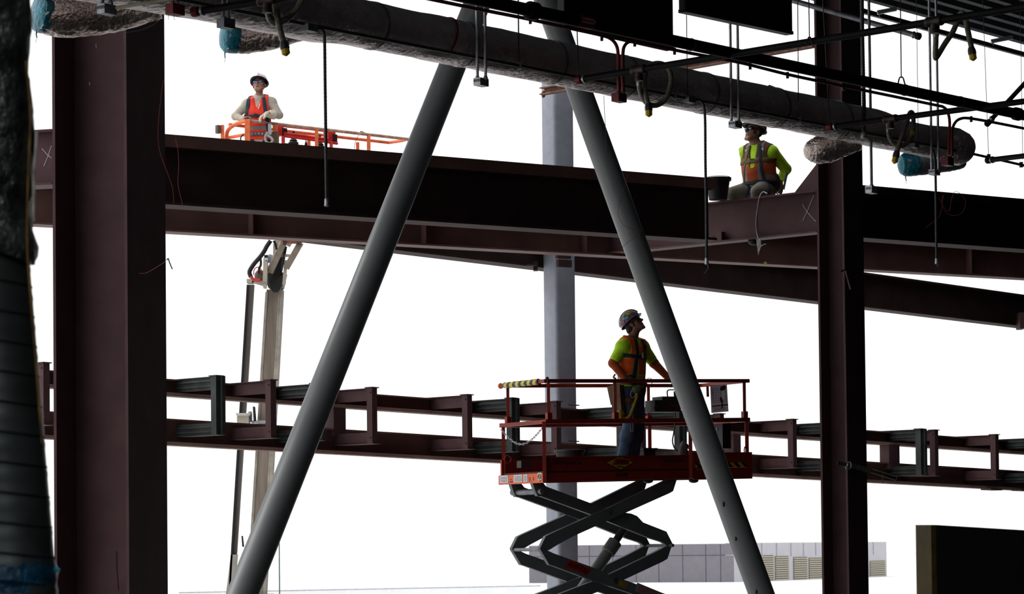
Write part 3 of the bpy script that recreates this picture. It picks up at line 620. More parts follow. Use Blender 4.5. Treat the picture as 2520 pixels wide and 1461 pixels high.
rod('rod with clevis holding the long branch pipe beside slim column', 1988, 1992, 92, Wz(1992, 100, 3.9).y, .0045, .05, .025)
rod('inclined rod in front of the slim column holding the third branch pipe', 2006, 2042, 303, Wz(2042, 312, 3.91).y, .005, .03, .02)
rod('rod with wide clevis on sprinkler main right of slim column', 2221, 2218, 190, mainp(2218).y, .005, .1, .04)
rod('very thin rod left of the bare duct stub conduits', 2262, 2260, 355, Yc(2260)-.02, .003)
rod('very thin slanting rod near the right edge down to the lowest capped pipe', 2415, 2433, 388, 27.5, .003)
rod('thin rod between the conduit pair above the seated worker', 1796, 1801, 300, Yd(1810)-.45, .003)
rod('thin rod along the right edge of the view', 2517, 2517, 392, Yc(2500), .003)
# black panels under the roof
def panel(lab, q0, q1, zt, th=.06, lip=True):
    P, Q = W(*q0), W(*q1); d_ = Q-P; n_ = V(d_.y, -d_.x, 0).normalized()
    o = MB().box(P, d_, -n_*th, UP*(zt-min(P.z, Q.z))).build('baffle_board', M('black board', (.006, .006, .007), .8, nz=3)); tag(o, lab, 'panel', 'black panels under the roof')
    if lip: MB().box(P-UP*.02-n_*-.012, d_, -n_*(th+.024), UP*.03).build('bottom_lip', black_steel, o)
    e_ = d_.normalized(); MB().box(P-e_*.004-n_*-.004, e_*.02, -n_*(th+.006), UP*(zt-P.z-.05)).build('lit_edge_strip', M('lit board edge', (.06, .06, .07), .6), o)  # paler strip paints the light caught by the board's left edge
    return o
panel('black hanging panel above the right grey brace, partly behind sprinkler main', (1388, 58, 23.3), (1657, 118, 24.6), CAMZ+ZD-.05)
panel('black hanging panel with lip above the seated worker', (1686, 24, 24.6), (1950, 80, 26.0), CAMZ+ZD-.05)
# galvanised strut stubs at the deck edge
for lab, (x0, y0), (x1, y1) in (('short galvanised strut stub at the deck edge right of the slim column', (2159, 31), (2206, 22)), ('short galvanised strut stub at the deck edge near the right edge', (2439, 102), (2492, 92))):
    Y = Wz(x1, y1, ZD-.1).y-.1; o = MB().bar(W(x0, y0, Y), W(x1, y1, Y), .05, .05).build('strut_stub', galv); tag(o, lab, 'strut', 'deck edge strut stubs')
    MB().tube([W(x0+6, y0-6, Y), W(x0+6, y0+10, Y)], .006, 6).build('bolt', galv_dark, o)
# loose wires, cords and straps on the steel
rw = M('thin red wire', (.22, .02, .02), .5)
tag(MB().tube(spline([W(x, y, 27.4) for x, y in ((392, 50), (375, 62), (345, 74), (311, 80))]), .003, 5).build('drooping_string', rodm), 'thin cord drooping across top of big primed column', 'wire')
tag(MB().tube(spline([W(x, y, 27.0) for x, y in ((403, 195), (396, 240), (389, 320), (393, 370), (410, 420), (424, 460), (428, 500))]), .0028, 5).build('red_wire', rw), 'thin red wire hanging down the big primed column edge', 'wire')
tag(MB().tube(spline([W(x, y, 30.4) for x, y in ((432, 340), (438, 370), (440, 410), (438, 450), (446, 490), (452, 510))]), .003, 5).build('red_wire', rw), 'thin red wire hanging on girder right of big primed column', 'wire')
tag(MB().tube(spline([W(x, y, 27.2) for x, y in ((342, 672), (358, 672), (378, 662), (408, 643))]), .003, 5).build('red_wire', rw), 'short thin red wire sticking to the big column at mid height', 'wire')
fl = MB(); fl.tube(spline([W(x, y, 27.3) for x, y in ((410, 640), (414, 636), (417, 645), (424, 662))]), .006, 5); tag(fl.build('frayed_tag', rubber), 'small dark frayed tag on the right edge of big primed column', 'tag')
def spool(name, lab, pts, Y, r, mat): return tag(MB().tube(spline([W(x, y, Y) for x, y in pts], 5), r, 6).build(name, mat), lab, 'wire')
spool('twine', 'dark twine curling around the right grey brace at girder height', [(1546, 430), (1533, 470), (1524, 500), (1522, 530), (1540, 558), (1576, 567), (1566, 580), (1540, 600), (1525, 616)], 29.85, .0022, rw)
spool('twine', 'thin dark twine line beside the right grey brace under the duct', [(1486, 235), (1488, 280), (1491, 330), (1493, 382)], 29.9, .003, rodm)
spool('red_wire', 'tangle of thin red wire on the girder end at right', [(2310, 485), (2318, 500), (2332, 520), (2338, 512), (2342, 490), (2352, 470), (2376, 492), (2370, 520), (2352, 530), (2330, 524), (2318, 500), (2322, 480), (2316, 520), (2306, 538), (2278, 560)], 35.9, .003, rw)
wc = M('white cord', (.5, .5, .56), .6)
cdm = MB().tube(spline([onB(1888, 476, .14), onB(1878, 472, .13), onB(1870, 482, .13), onB(1866, 500, .01), onB(1861, 540, .01), onB(1862, 570, .02), onB(1866, 586, .13)], 6), .0065, 6).build('white_cord', wc); tag(cdm, 'white cord hanging over the chalk-marked beam with a pale rag', 'cord')
MB().prism([onB(1861, 588, .16), onB(1872, 588, .16), onB(1873, 605, .16), onB(1866, 628, .16), onB(1863, 608, .16)], C2['w']*.012).build('pale_rag', M('pale rag', (.3, .28, .25), .9, nz=30, amt=.5), cdm)
MB().tube(spline([onB(1873, 606, .16), onB(1878, 602, .18), onB(1885, 600, .18)]), .004, 5).build('rag_tail', wc, cdm)
MB().ball(onB(1854, 594, .0), (.07, .05, .05)).build('clamp', black_steel, cdm)
yt = MB().cbox(W(1884, 646, Wz(1884, 652, ZDm).y-.2), dd*.015, UP*.012, dn*.01).build('yellow_clip', yellow); tag(yt, 'tiny yellow clip on the long brown beam below the seated worker', 'clip')
# strap and tape on the slim column
cs = thing('ratchet_strap', 'dark slotted strap clamped on the slim column, its tail hanging right', 'strap', tuple(W(2100, 1160, 34.0)))
def c2p(px, py, Y=34.0): return W(px, py, Y)
MB().bar(c2p(2061, 1138), c2p(2088, 1144), .02, .045).build('strap_end', black_steel, cs)
MB().bar(c2p(2088, 1143, 33.95), c2p(2144, 1158, 33.95), .02, .055).build('strap_band', M('strap band', (.03, .035, .02), .6, nz=60, amt=.8), cs)
tl = MB(); tl.bar(c2p(2144, 1153, 33.95), c2p(2208, 1173, 33.8), .01, .008); tl.bar(c2p(2144, 1163, 33.95), c2p(2205, 1182, 33.8), .01, .012); tl.bar(c2p(2208, 1170, 33.8), c2p(2205, 1184, 33.8), .01, .008); tl.build('strap_tail', M('strap tail', (.06, .04, .03), .6), cs)
MB().tube(spline([c2p(x, y, 33.9) for x, y in ((2086, 1138), (2093, 1136), (2094, 1150), (2084, 1154), (2086, 1140))]), .006, 6).build('buckle', galv, cs)
MB().bar(c2p(2082, 1147, 33.88), c2p(2083, 1153, 33.88), .03, .02).build('bright_tab', galv, cs)
MB().tube([c2p(2173, 1168, 33.85), c2p(2173, 1190, 33.85)], .004, 6).build('drop_wire', rodm, cs)
tp = thing('tape_loop', 'brown tape knotted round the slim column, one tail hanging', 'tape', tuple(W(2078, 665, 34.0)))
tm = M('brown tape', (.16, .09, .06), .6, nz=20, amt=.4)
MB().bar(W(2068, 668, 34.0), W(2080, 664, 34.0), .02, .02).build('knot', black_steel, tp)
MB().tube(spline([W(x, y, 34.0) for x, y in ((2081, 665), (2086, 685), (2094, 712))]), [.012]*10+[.015]*3, 6).build('tape_tail', tm, tp)
MB().tube(spline([W(x, y, 34.05) for x, y in ((2078, 668), (2076, 690), (2078, 760), (2079, 850))]), .007, 6).build('tape_run', tm, tp)
# dark board stack in the right foreground
oc = M('ochre edge', (.085, .055, .005), .8, nz=9, amt=.3); bd = M('black sheathing', (.008, .007, .007), .9, nz=5)
Y = 14.5; pL, pM, pR = W(2253, 1291, Y+.25), W(2291, 1291, Y), W(2640, 1311, Y+.35)
BS = thing('board_stack', 'black upright boards with an ochre end in lower right corner', 'boards', (pM.x, pM.y, 2.0))
e_ = pM-pL; e_.z = 0; f_ = pR-pM; zt_ = pM.z
MB().prism([V(pL.x, pL.y, 2), V(pM.x, pM.y, 2), V(pM.x, pM.y, zt_)+V(0, 0, 0), V(pL.x, pL.y, pL.z)], V(f_.x, f_.y, 0).normalized()*.03).build('ochre_end', oc, BS)
q0 = V(pM.x, pM.y, 2)+V(f_.x, f_.y, 0).normalized()*.031
MB().prism([q0, V(pR.x, pR.y, 2), V(pR.x, pR.y, pR.z), V(q0.x, q0.y, zt_)], V(-e_.x, -e_.y, 0)).build('black_board', bd, BS)
# ================================================================ scissor lift
BETA = 30; LL = hdir(BETA)+UP*.021; LS = hdir(BETA+90)
LO = W(1342, 1185, 32.3)
LEN = along(LO, LL, 1848, 1170); WID = along(LO, LS, 1233, 1190)
def LP(a, b, c): return LO+LL*a+LS*(b*WID)+UP*c      # b: 0 near side ... 1 far side
def lac(px, py, b):                                   # pixel -> (a, c) on the plane b
    p = Wp(px, py, LO+LS*(b*WID), LS)-LO-LS*(b*WID); a_ = p.dot(hdir(BETA)); return a_, p.z-.021*a_
def lpx(px, py, b): a_, c_ = lac(px, py, b); return LP(a_, b, c_)
SL = thing('scissor_lift', 'red scissor lift with raised platform in front of the grey tube column', 'lift', tuple(V(LP(1.1, .5, 0).x, LP(1.1, .5, 0).y, 0)))
CT = lac(1355, 1124, 0)[1]; CM = lac(1345, 1037, 0)[1]; CR = lac(1345, 937, 0)[1]; DK = .12
# deck, toe boards, end bars
MB().box(LP(0.02, .02, .06), LL*(LEN-.04), LS*(WID*.96), UP*.06).build('deck', M('lift deck', (.08, .02, .016), .6), SL)
aX = lac(1704, 1100, 0)[0]
tb = MB(); tb.box(LP(.0, 0, 0), LL*aX, LS*.03, UP*(CT*.36)); tb.box(LP(.0, .02, CT*.36), LL*aX, LS*.02, UP*(CT*.64)); tb.box(LP(0, -.01, CT-.015), LL*aX, LS*.04, UP*.015)
TBn = tb.build('toe_board', lift_red, SL, smooth=False)
tb = MB(); tb.box(LP(aX, -.03, -.015), LL*(LEN-aX), LS*.03, UP*(CT*.45)); tb.box(LP(aX, -.03, CT*.45), LL*(LEN-aX), LS*.02, UP*(CT*.62)); TBx = tb.build('extension_toe_board', lift_red, SL, smooth=False)
MB().box(LP(0, .98, 0), LL*LEN, LS*.03, UP*CT).build('toe_board', lift_red, SL, smooth=False)
MB().box(LP(LEN-.03, 0, 0), LL*.03, LS*WID, UP*CT).build('toe_board', lift_red, SL, smooth=False)
EBr = MB().box(LP(-.03, -.005, -.01), LL*.05, LS*(WID*1.01), UP*.11).build('end_bar', lift_red_lit, SL, smooth=False)
# stickers on the end bar
def estick(b0, b1, c0, c1, name='sticker', mt=white_paper):
    o = MB().box(LP(-.034, b1, c0), LL*.003, LS*((b0-b1)*WID), UP*(c1-c0)).build(name, mt, EBr); return o
ink = M('sticker ink', (.12, .12, .16), .7, nz=60)
for b0, b1 in ((.78, .97), (.46, .65), (.34, .43)):
    estick(b0, b1, .01, .095)
    m_ = MB()
    for k in range(4): m_.box(LP(-.036, b1-.02, .024+k*.016), LL*.002, LS*((b0-b1+.04)*WID), UP*.005)
    m_.build('sticker_print', ink, EBr)
estick(.03, .11, .02, .105, mt=M('cream sticker', (.7, .62, .5), .6))
ctr = LP(-.037, .07, .062); MB().tube([ctr+(LS*math.cos(g)+UP*math.sin(g))*.028 for g in [k*math.pi/8 for k in range(17)]], .004, 5).tube([ctr+(LS+UP)*.019, ctr-(LS+UP)*.019], .004, 5).build('no_entry_mark', ink, EBr)
hl = MB()
for b_, c_ in ((.72, .02), (.72, .045), (.69, .02), (.29, .03), (.29, .05), (.21, .03), (.21, .05), (.06, .012)): hl.ball(LP(-.03, b_, c_), .008, 8)
hl.build('bolt_holes', rubber, EBr)
# rails
def lbar(name, p, q, w=.042, mat=lift_red, parent=None): return MB().bar(p, q, w, w).build(name, mat, parent or SL, smooth=False)
for b_, nm in ((0, 'near'), (1, 'far')):
    aL0, aL1 = (-.02, LEN-.02)
    tr_ = lbar('top_rail', LP(.03, b_, CR), LP(aL1, b_, CR)); lbar('mid_rail', LP(.0, b_, CM), LP(aL1, b_, CM), .05)
    for px in ((1350, 1514, 1832) if b_ == 0 else (1250, 1596)):
        a_ = lac(px, 990, b_)[0]; P_ = lbar('post', LP(a_, b_, CM), LP(a_, b_, CR), .036); MB().cbox(LP(a_, b_, CM+.05), LL*.03, LS*.028, UP*.05).build('post_socket', lift_red, P_)
    for px in ((1339, 1699, 1838) if b_ == 0 else (1239, 1599)):
        a_ = lac(px, 1080, b_)[0]; lbar('post', LP(a_, b_, .0), LP(a_, b_, CM), .042)
for a_ in (0.02, LEN-.02):
    lbar('top_rail', LP(a_, 0, CR), LP(a_, 1, CR)); lbar('mid_rail', LP(a_, 0, CM), LP(a_, 1, CM))
# striped tape on the end rail
tp_ = stripe_mat('hazard tape', (.75, .6, .06), (.012, .012, .014), 7.5, (LS.x+.0, LS.y, .35)); P0, P1 = LP(.02, .14, CR), LP(.02, .92, CR); rd = random.Random(2)
MB().tube([P0.lerp(P1, k/30) for k in range(31)], .034, 12, jit=lambda i, j: .12*rd.uniform(-1, 1)).build('hazard_tape', tp_, SL, sharp=80)
MB().ball(LP(.02, 1.02, CR), .035, 10).build('rail_cap', lift_red_lit, SL); MB().ball(LP(.04, 0, CR+.03), .02, 8).build('latch', black_steel, SL)
# chain across the entry
ch = [LP(-.0, .98-(k/22)*.96, CM-.05-.2*math.sin(math.pi*(.0+k/22))*(1-.12*k/22)) for k in range(23)]
cm = MB()
for k in range(22):
    p, q = ch[k], ch[k+1]; d_, s_, u_ = frame_of(q-p); e_ = u_ if k % 2 else s_; L_ = (q-p)*.68; c_ = (p+q)/2
    cm.tube([c_+L_*math.cos(g)+e_*.011*math.sin(g) for g in [i*math.pi/4 for i in range(9)]], .0038, 5, caps=False)
cm.build('entry_chain', galv, SL)
# inner hydraulic block at the entry
MB().cbox(lpx(1292, 1142, .6), LL*.08, LS*.05, UP*.04).build('latch_block', M('block dark', (.05, .04, .045), .6), SL)
for px, b_ in ((1250, .95), (1349, .0)): MB().tube([lpx(px, 1130, b_)+(LL*math.cos(g)+UP*math.sin(g))*.045 for g in [k*math.pi/8 for k in range(17)]], .008, 6).build('tie_ring', lift_red, SL)
a_, c_ = lac(1831, 1108, 0); MB().tube([LP(a_, -.03, c_)+(LL*math.cos(g)*.4+UP*math.sin(g))*.045 for g in [k*math.pi/8 for k in range(17)]], .007, 6).build('tie_ring', lift_red, SL)
# lettering on the toe board
tx = M('dark blue lettering', (.012, .012, .05), .6); blk = M('black lettering', (.006, .006, .006), .6)
def ltext(txt, px, py, h, w, mt, nm='lettering', sh=0, off=0): a_, c_ = lac(px, py, 0); return text_mesh(nm, txt, LP(a_, 0, c_)-LS*(-.02*WID*1+.022+off-.018), hdir(BETA), UP, h, mt, SL, width=w, lift=.0, shear=sh)
def onface(px, py, out=.004): a_, c_ = lac(px, py, 0); return a_, c_
def face(a_, c_, out): return LP(a_, .02, c_)-LS*out
def ftext(txt, px, py, hp, wp, mt, nm='lettering', sh=0, out=.004, b_=.02):
    a_, c_ = lac(px, py, 0); k = 32.6/7000; return text_mesh(nm, txt, LP(a_, b_, c_)-LS*out, hdir(BETA), UP, hp*k, mt, SL, width=wp*k/math.cos(math.radians(BETA-2)), lift=.0, shear=sh, bold=.01)
ftext('SKYJACK', 1401, 1139, 11, 72, tx)
ftext('SJIII 3226', 1659, 1134, 9, 54, tx)
ftext('76270', 1529, 1168, 11, 32, blk, out=.004, b_=0)
def fpoly(pts, mt, nm, out, th=.003):
    return MB().prism([LP(*(lambda q: (q[0], .02, q[1]))(lac(x, y, 0)))-LS*out for x, y in pts], LS*th).build(nm, mt, SL)
fpoly([(1490, 1138), (1527, 1119.5), (1564, 1137), (1529, 1157)], blk, 'rental_diamond', .006)
fpoly([(1494, 1138), (1527, 1121.5), (1560, 1137), (1529, 1155)], M('diamond yellow', (.5, .32, .03), .5), 'diamond_field', .009)
fpoly([(1507, 1144), (1516, 1128), (1554, 1127), (1549, 1143)], M('banner red', (.5, .04, .02), .5), 'diamond_banner', .012)
ftext('AHERN', 1531, 1136, 11, 32, blk, sh=.3, out=.016); ftext('RENTALS', 1529, 1148, 4, 17, blk, out=.013)
hz = stripe_mat('hazard board', (.55, .38, .02), (.012, .012, .012), 9, (LL.x, LL.y, 1.0))
for x0, x1 in ((1708, 1740), (1775, 1831)): 
    a0, c0 = lac(x0, 1150, 0); a1, c1 = lac(x1, 1137, 0); MB().box(LP(a0, -.03, c0)-LS*.004, LL*(a1-a0), LS*.003, UP*(c1-c0)).build('hazard_stripe', hz, SL)
a0, c0 = lac(1710, 1156, 0); a1, _ = lac(1786, 1156, 0); MB().box(LP(a0, -.05, c0), LL*(a1-a0), LS*.01, UP*.012).build('ledge', M('ledge tan', (.3, .2, .1), .6), SL)
# placard on the rail
pw = M('placard paper', (.55, .53, .56), .6, nz=50, amt=.2); _b = pw.node_tree.nodes['Principled BSDF']; _t = pw.node_tree.nodes.new('ShaderNodeBsdfTranslucent'); _t.inputs[0].default_value = (.5, .47, .5, 1); _m = pw.node_tree.nodes.new('ShaderNodeMixShader'); _m.inputs[0].default_value = .6
pw.node_tree.links.new(_b.outputs[0], _m.inputs[1]); pw.node_tree.links.new(_t.outputs[0], _m.inputs[2]); pw.node_tree.links.new(_m.outputs[0], pw.node_tree.nodes['Material Output'].inputs[0])
pq = [lpx(x, y, -.03) for x, y in ((1748, 948), (1789, 946), (1793, 1012), (1751, 1016))]
PLc = MB().prism(pq, LS*.004).build('placard', pw, SL)
def pl(u, v): return (pq[0].lerp(pq[1], u)).lerp(pq[3].lerp(pq[2], u), v)-LS*.003
MB().prism([pl(.05, .73), pl(.98, .71), pl(.98, .775), pl(.05, .795)], LS*.002).build('orange_band', M('placard orange', (.65, .2, .06), .6), PLc)
m_ = MB()
for r_ in range(9):
    for q in range(6):
        if (q in (4,) and r_ < 7) : continue
        u0 = .1+q*.145; v0 = .12+r_*.062
        m_.prism([pl(u0, v0), pl(u0+.1, v0), pl(u0+.1, v0+.022), pl(u0, v0+.022)], LS*.0015)
for r_ in range(3): m_.prism([pl(.12, .83+r_*.045), pl(.85, .83+r_*.045), pl(.85, .845+r_*.045), pl(.12, .845+r_*.045)], LS*.0015)
m_.build('placard_print', M('placard ink', (.14, .1, .12), .7), PLc)
st_ = M('placard stain', (.1, .06, .05), .8)
for pts in (((.62, .06), (.85, .02), (.93, .1), (.8, .2), (.6, .22), (.55, .14)), ((.5, .5), (.62, .42), (.68, .6), (.66, .85), (.56, .9), (.6, .7))):
    MB().prism([pl(u, v)-LS*.002 for u, v in pts], LS*.001).build('stain', st_, PLc)
lbar('placard_bar', lpx(1741, 950, .02), lpx(1742, 976, .02), .03)
# control box hung on the rail and cable
KB = .30
def kb(px, py, b=KB): return lpx(px, py, b)
cb_ = MB(); cb_.box(kb(1612, 1013), kb(1676, 1013)-kb(1612, 1013), LS*.22, kb(1612, 984)-kb(1612, 1013)); cb_.box(kb(1630, 985), kb(1680, 985)-kb(1630, 985), LS*.22, kb(1630, 975)-kb(1630, 985))
CB = cb_.build('control_box', M('control box', (.03, .025, .024), .5), SL, smooth=False)
MB().tube(spline([kb(1643, 976), kb(1642, 963), kb(1647, 959), kb(1658, 959)]), .008, 6).build('box_handle', M('handle grey', (.2, .18, .15), .5), CB)
MB().tube([kb(1662, 976), kb(1660, 962)], [.02, .012], 8).build('joystick', rubber, CB)
MB().ball(kb(1612, 1003), .018).build('knob', rubber, CB)
MB().prism([kb(1646, 990)-LS*.003, kb(1662, 997)-LS*.003, kb(1674, 993)-LS*.003, kb(1676, 1003)-LS*.003, kb(1650, 998)-LS*.003], LS*.002).build('red_decal', M('dark red decal', (.15, .012, .01), .5), CB)
MB().tube(spline([kb(1661, 1014), kb(1662, 1035), kb(1658, 1065), kb(1655, 1085), kb(1660, 1102), kb(1668, 1110)]), .008, 6).build('control_cable', M('cable olive', (.08, .075, .05), .5), SL)
MB().cbox(lpx(1777, 1072, .75), LL*.06, LS*.1, UP*.16).build('manual_box', M('manual box', (.012, .012, .016), .5), SL)
MB().cbox(lpx(1766, 1055, .5), LL*.016, LS*.003, UP*.018).build('sticker', white_paper, SL)
# scissor arms
def cr2px(q): return (q[0]/4.854+1220, q[1]/4.854+1160)
A1 = [(470, 110), (590, 110), (640, 175), (1160, 370), (1390, 452), (1580, 488), (1660, 500), (1730, 530), (1800, 605), (2080, 715), (2158, 870), (2135, 902), (2090, 880), (2030, 842), (1990, 828), (1890, 797), (1350, 580), (1140, 497), (580, 292), (540, 290), (510, 230)]
A2 = [(2060, 90), (2168, 80), (2120, 232), (2080, 256), (1220, 640), (930, 770), (745, 870), (640, 935), (600, 948), (545, 948), (530, 912), (598, 772), (650, 745), (1160, 515), (1400, 410)]
A3 = [(530, 925), (600, 935), (640, 950), (690, 975), (1150, 1140), (1380, 1240), (2030, 1461), (2110, 1495), (2160, 1560), (2140, 1640), (2060, 1620), (1640, 1461), (1190, 1312), (680, 1122), (640, 1112)]
A4 = [(2160, 880), (2135, 910), (2092, 1040), (2040, 1072), (1570, 1292), (1250, 1440), (745, 1640), (600, 1700), (545, 1690), (530, 1660), (600, 1540), (660, 1515), (1190, 1312), (1400, 1225), (1900, 985), (2060, 900)]
bn_, bf_ = .17, .80
def ac(poly): return [lac(*cr2px(q), bn_) for q in poly]
polys = {k: ac(v) for k, v in dict(A1=A1, A2=A2, A3=A3, A4=A4).items()}
dz = lac(*cr2px((545, 925)), bn_)[1]-lac(*cr2px((545, 1690)), bn_)[1]
TH = .06
for st_i in range(2):
    for nm, off in (('A2', 0), ('A1', 1), ('A3', 0), ('A4', 1)):
        for far in (0, 1):
            b_ = (bn_*WID+off*(TH+.012)) if not far else (bf_*WID-off*(TH+.012))
            pts = [LO+LL*a_+LS*b_+UP*(c_-st_i*2*dz) for a_, c_ in polys[nm]]
            o = MB().prism(pts, LS*TH).build('scissor_arm', arm_grey, SL, smooth=False)
            if st_i == 0 and not far and nm == 'A3': A3o = o
            if st_i == 0 and not far:
                q = {'A1': (1385, 480), 'A2': (1385, 480), 'A3': (1440, 1300), 'A4': (1440, 1300)}[nm]
                if nm in ('A2', 'A3'):
                    a_, c_ = lac(*cr2px(q), bn_); MB().lathe(LP(a_, bn_, c_)-LS*-.001, -LS, [(.045, 0), (.045, .003), (.037, .004), (.037, .001)], 20).build('pivot_pin', galv_dark, o)
for k, (x, y) in enumerate(((560, 930), (2120, 880), (560, 1690), (430, 235), (1385, 480), (1440, 1300))):
    a_, c_ = lac(*cr2px((x if x != 430 else 560, y)), bn_); r_ = .02 if k != 3 else .033
    for st_i in range(2 if k != 3 else 1): MB().tube([LO+LL*a_+LS*(bn_*WID+.004)+UP*(c_-st_i*2*dz), LO+LL*a_+LS*(bf_*WID+TH-.004)+UP*(c_-st_i*2*dz)], r_, 12).build('cross_pin', galv_dark if x < 600 else arm_grey, SL)
cy = [lac(*cr2px(q), .45) for q in ((1560, 640), (1405, 870), (1385, 900), (1000, 1440), (900, 1590))]
cyp = [LP(a_, .45, c_) for a_, c_ in cy]
MB().tube([cyp[0], cyp[1]], .045, 16).build('cylinder_rod', M('cylinder rod', (.06, .06, .065), .3, metal=.5), SL)
CYL = MB().lathe(cyp[1], cyp[4]-cyp[1], [(.05, -.05), (.085, -.04), (.085, .12), (.07, .13), (.07, (cyp[4]-cyp[1]).length)], 20).build('hydraulic_cylinder', M('cylinder grey', (.15, .15, .145), .45), SL)
# arm lettering
a_, c_ = lac(*cr2px((975, 1145)), bn_); sl_ = (lac(*cr2px((1380, 1240)), bn_)[1]-lac(*cr2px((680, 970)), bn_)[1])/(lac(*cr2px((1380, 1240)), bn_)[0]-lac(*cr2px((680, 970)), bn_)[0])
ax_ = (hdir(BETA)+UP*sl_).normalized(); ay_ = (UP-ax_*ax_.z).normalized()
arm_red = M('arm lettering red', (.5, .02, .015), .5)
def apoly(du, dv): return LO+hdir(BETA)*a_+UP*(c_+.021*a_)+LS*(bn_*WID-.003)+ax_*du+ay_*dv
MB().prism([apoly(-.165, -.05), apoly(.15, -.045), apoly(.178, .042), apoly(-.135, .05)], LS*.002).build('lettering_field', arm_red, SL)
text_mesh('lettering', 'AHERN', apoly(0, 0)-LS*.003, ax_, ay_, .06, blk, SL, width=.28, lift=0, shear=.25)
a_, c_ = lac(*cr2px((1515, 1340)), bn_); MB().box(apoly(-.06, -.035), ax_*.12, LS*.002, ay_*.065).build('yellow_decal', M('decal ochre', (.35, .2, .015), .6), SL)
a_, c_ = lac(*cr2px((1790, 1420)), bn_)
MB().box(apoly(-.14, -.05), ax_*.42, LS*.002, ay_*.1).build('warning_decal', M('decal grey', (.3, .28, .3), .6, nz=40, amt=.2), SL)
m_ = MB()
for k in range(5): m_.box(apoly(-.1, .03-k*.016)-LS*.002, ax_*(.3-.04*(k % 2)), LS*.001, ay_*.006)
m_.build('decal_print', M('decal red', (.35, .03, .03), .6), SL)
for px, py in ((1595, 1183), (1707, 1182), (1745, 1174)): MB().ball(lpx(px, py, .3), (.06, .05, .03)).build('roller', black_steel, SL)
# base with wheels (below the frame of the photograph)
zb_ = LO.z+polys['A4'][9][1]-2*dz-.1
MB().box(LP(-.1, .05, 0)-UP*(LO.z-.3), LL*2.3, LS*(WID*.9), UP*(zb_-.3+.15)).build('chassis', lift_red, SL)
for a_ in (.25, 1.85):
    for b_ in (.0, .92): p = LP(a_, b_, 0); MB().lathe(V(p.x, p.y, .2), LS, [(.12, 0), (.2, .01), (.2, .1), (.12, .11)], 24).build('wheel', rubber, SL)
# things standing on the deck
def deckp(px, b_): a_ = along(LO+LS*b_*WID, hdir(BETA), px, 1150); p = LP(a_, b_, DK); return p
p = deckp(1402, .45); bk = thing('bucket', 'dark bucket on the scissor lift deck, left of the worker', 'bucket', tuple(p))
MB().lathe(p, UP, [(.125, 0), (.16, .22), (.178, .222), (.178, .25), (.16, .252), (.15, .25), (.115, .02)], 24).build('tub', M('bucket grey', (.04, .042, .044), .5), bk)
MB().tube(spline([p+LL*(.17*math.cos(g))+UP*(.24+.0*math.sin(g))-LS*(.17*math.sin(g)) for g in [k*math.pi/8 for k in range(9)]]), .005, 6).build('bail_handle', galv, bk)
p = deckp(1588, .62); bn2 = thing('tool_bin', 'black open bin on the lift deck behind the standing worker\'s legs', 'bin', tuple(p))
bb_ = MB(); bb_.box(p-LL*.08-LS*.1, LL*.16, LS*.2, UP*.24); bb_.build('bin_body', rubber, bn2); MB().box(p-LL*.1-LS*.12+UP*.235, LL*.2, LS*.24, UP*.025).build('bin_rim', rubber, bn2)
p = deckp(1682, .4); tbg = thing('tool_pouch', 'grey tool pouch on the lift deck by the right grey brace', 'bag', tuple(p))
MB().ball(p+UP*.17, (.06, .06, .17), 12).build('pouch_body', M('pouch grey', (.12, .1, .1), .8, nz=20, amt=.5, bump=.5), tbg); MB().tube([p+UP*.3+LL*.03, p+UP*.24+LL*.1], .02, 8).build('pouch_flap', rubber, tbg)
# ================================================================ boom lift with orange basket
BO = W(611, 297, 41.3); bL, bS = hdir(42), hdir(132); BW = along(BO, bS, 564, 316)
def BP(a_, b_, c_): return BO+bL*a_+bS*(b_*BW)+UP*c_
def ba(px, py, b_): return along(BO+bS*b_*BW, bL, px, py)
def bpx(px, py, b_): return Wp(px, py, BO+bS*b_*BW, bS)
mast0 = W(672, 700, 43.2)
BM = thing('boom_lift', 'boom lift with cream mast and orange basket rising behind the girder', 'lift', (W(634, 1400, 43.2).x, 43.2, 0))
BLEN = ba(1005, 343, 0)
frm = boom_orange; topm = M('worn rail top', (.55, .33, .24), .5, metal=.2, nz=14, amt=.5)
def bb(name, p, q, w=.05, h=None, mat=frm, par=None): return MB().bar(p, q, w, h or w).build(name, mat, par or BM, smooth=False)
def bt(name, pts, r=.022, mat=frm, par=None): return MB().tube(spline(pts, 5), r, 10).build(name, mat, par or BM)
for b_ in (0, 1): bt('top_rail', [BP(0, b_, 0), BP(BLEN*.5, b_, 0), BP(BLEN, b_, 0)], .024, topm if b_ == 0 else frm)
bt('end_rail', [BP(0, 0, 0)+bL*.02, BP(-.02, .25, -.005), BP(-.04, .6, -.03), BP(-.05, .9, -.09), BP(-.05, 1.0, -.2), BP(-.05, 1.0, -.55)], .028)
bt('end_rail', [BP(BLEN, 0, 0), BP(BLEN+.02, .5, 0), BP(BLEN, 1, 0)], .024)
for px, w_ in ((609, .075), (676, .06), (779, .05), (907, .055)):
    a_ = ba(px, 320, 0); bb('post', BP(a_, 0, .01), BP(a_, 0, -1.1), w_, .05)
for px in (560, 640, 760, 880): a_ = ba(px, 330, 1) if px > 570 else -.12; bb('post', BP(a_, 1, -.05 if px > 570 else -.02), BP(a_, 1, -1.1), .05)
MB().cbox(BP(-.2, 1.0, -.09), bL*.03, bS*.03, UP*.06).build('end_bracket', M('dull brown', (.15, .1, .08), .7), BM)
for b_ in (0, 1): bt('mid_rail', [BP(0 if b_ else ba(826, 355, 0), b_, -.36), BP(BLEN*.7, b_, -.36), BP(BLEN, b_, -.36)], .022)
bt('mid_rail', [BP(-.03, 0, -.2), BP(-.03, .5, -.2), BP(-.03, 1, -.2)], .024)
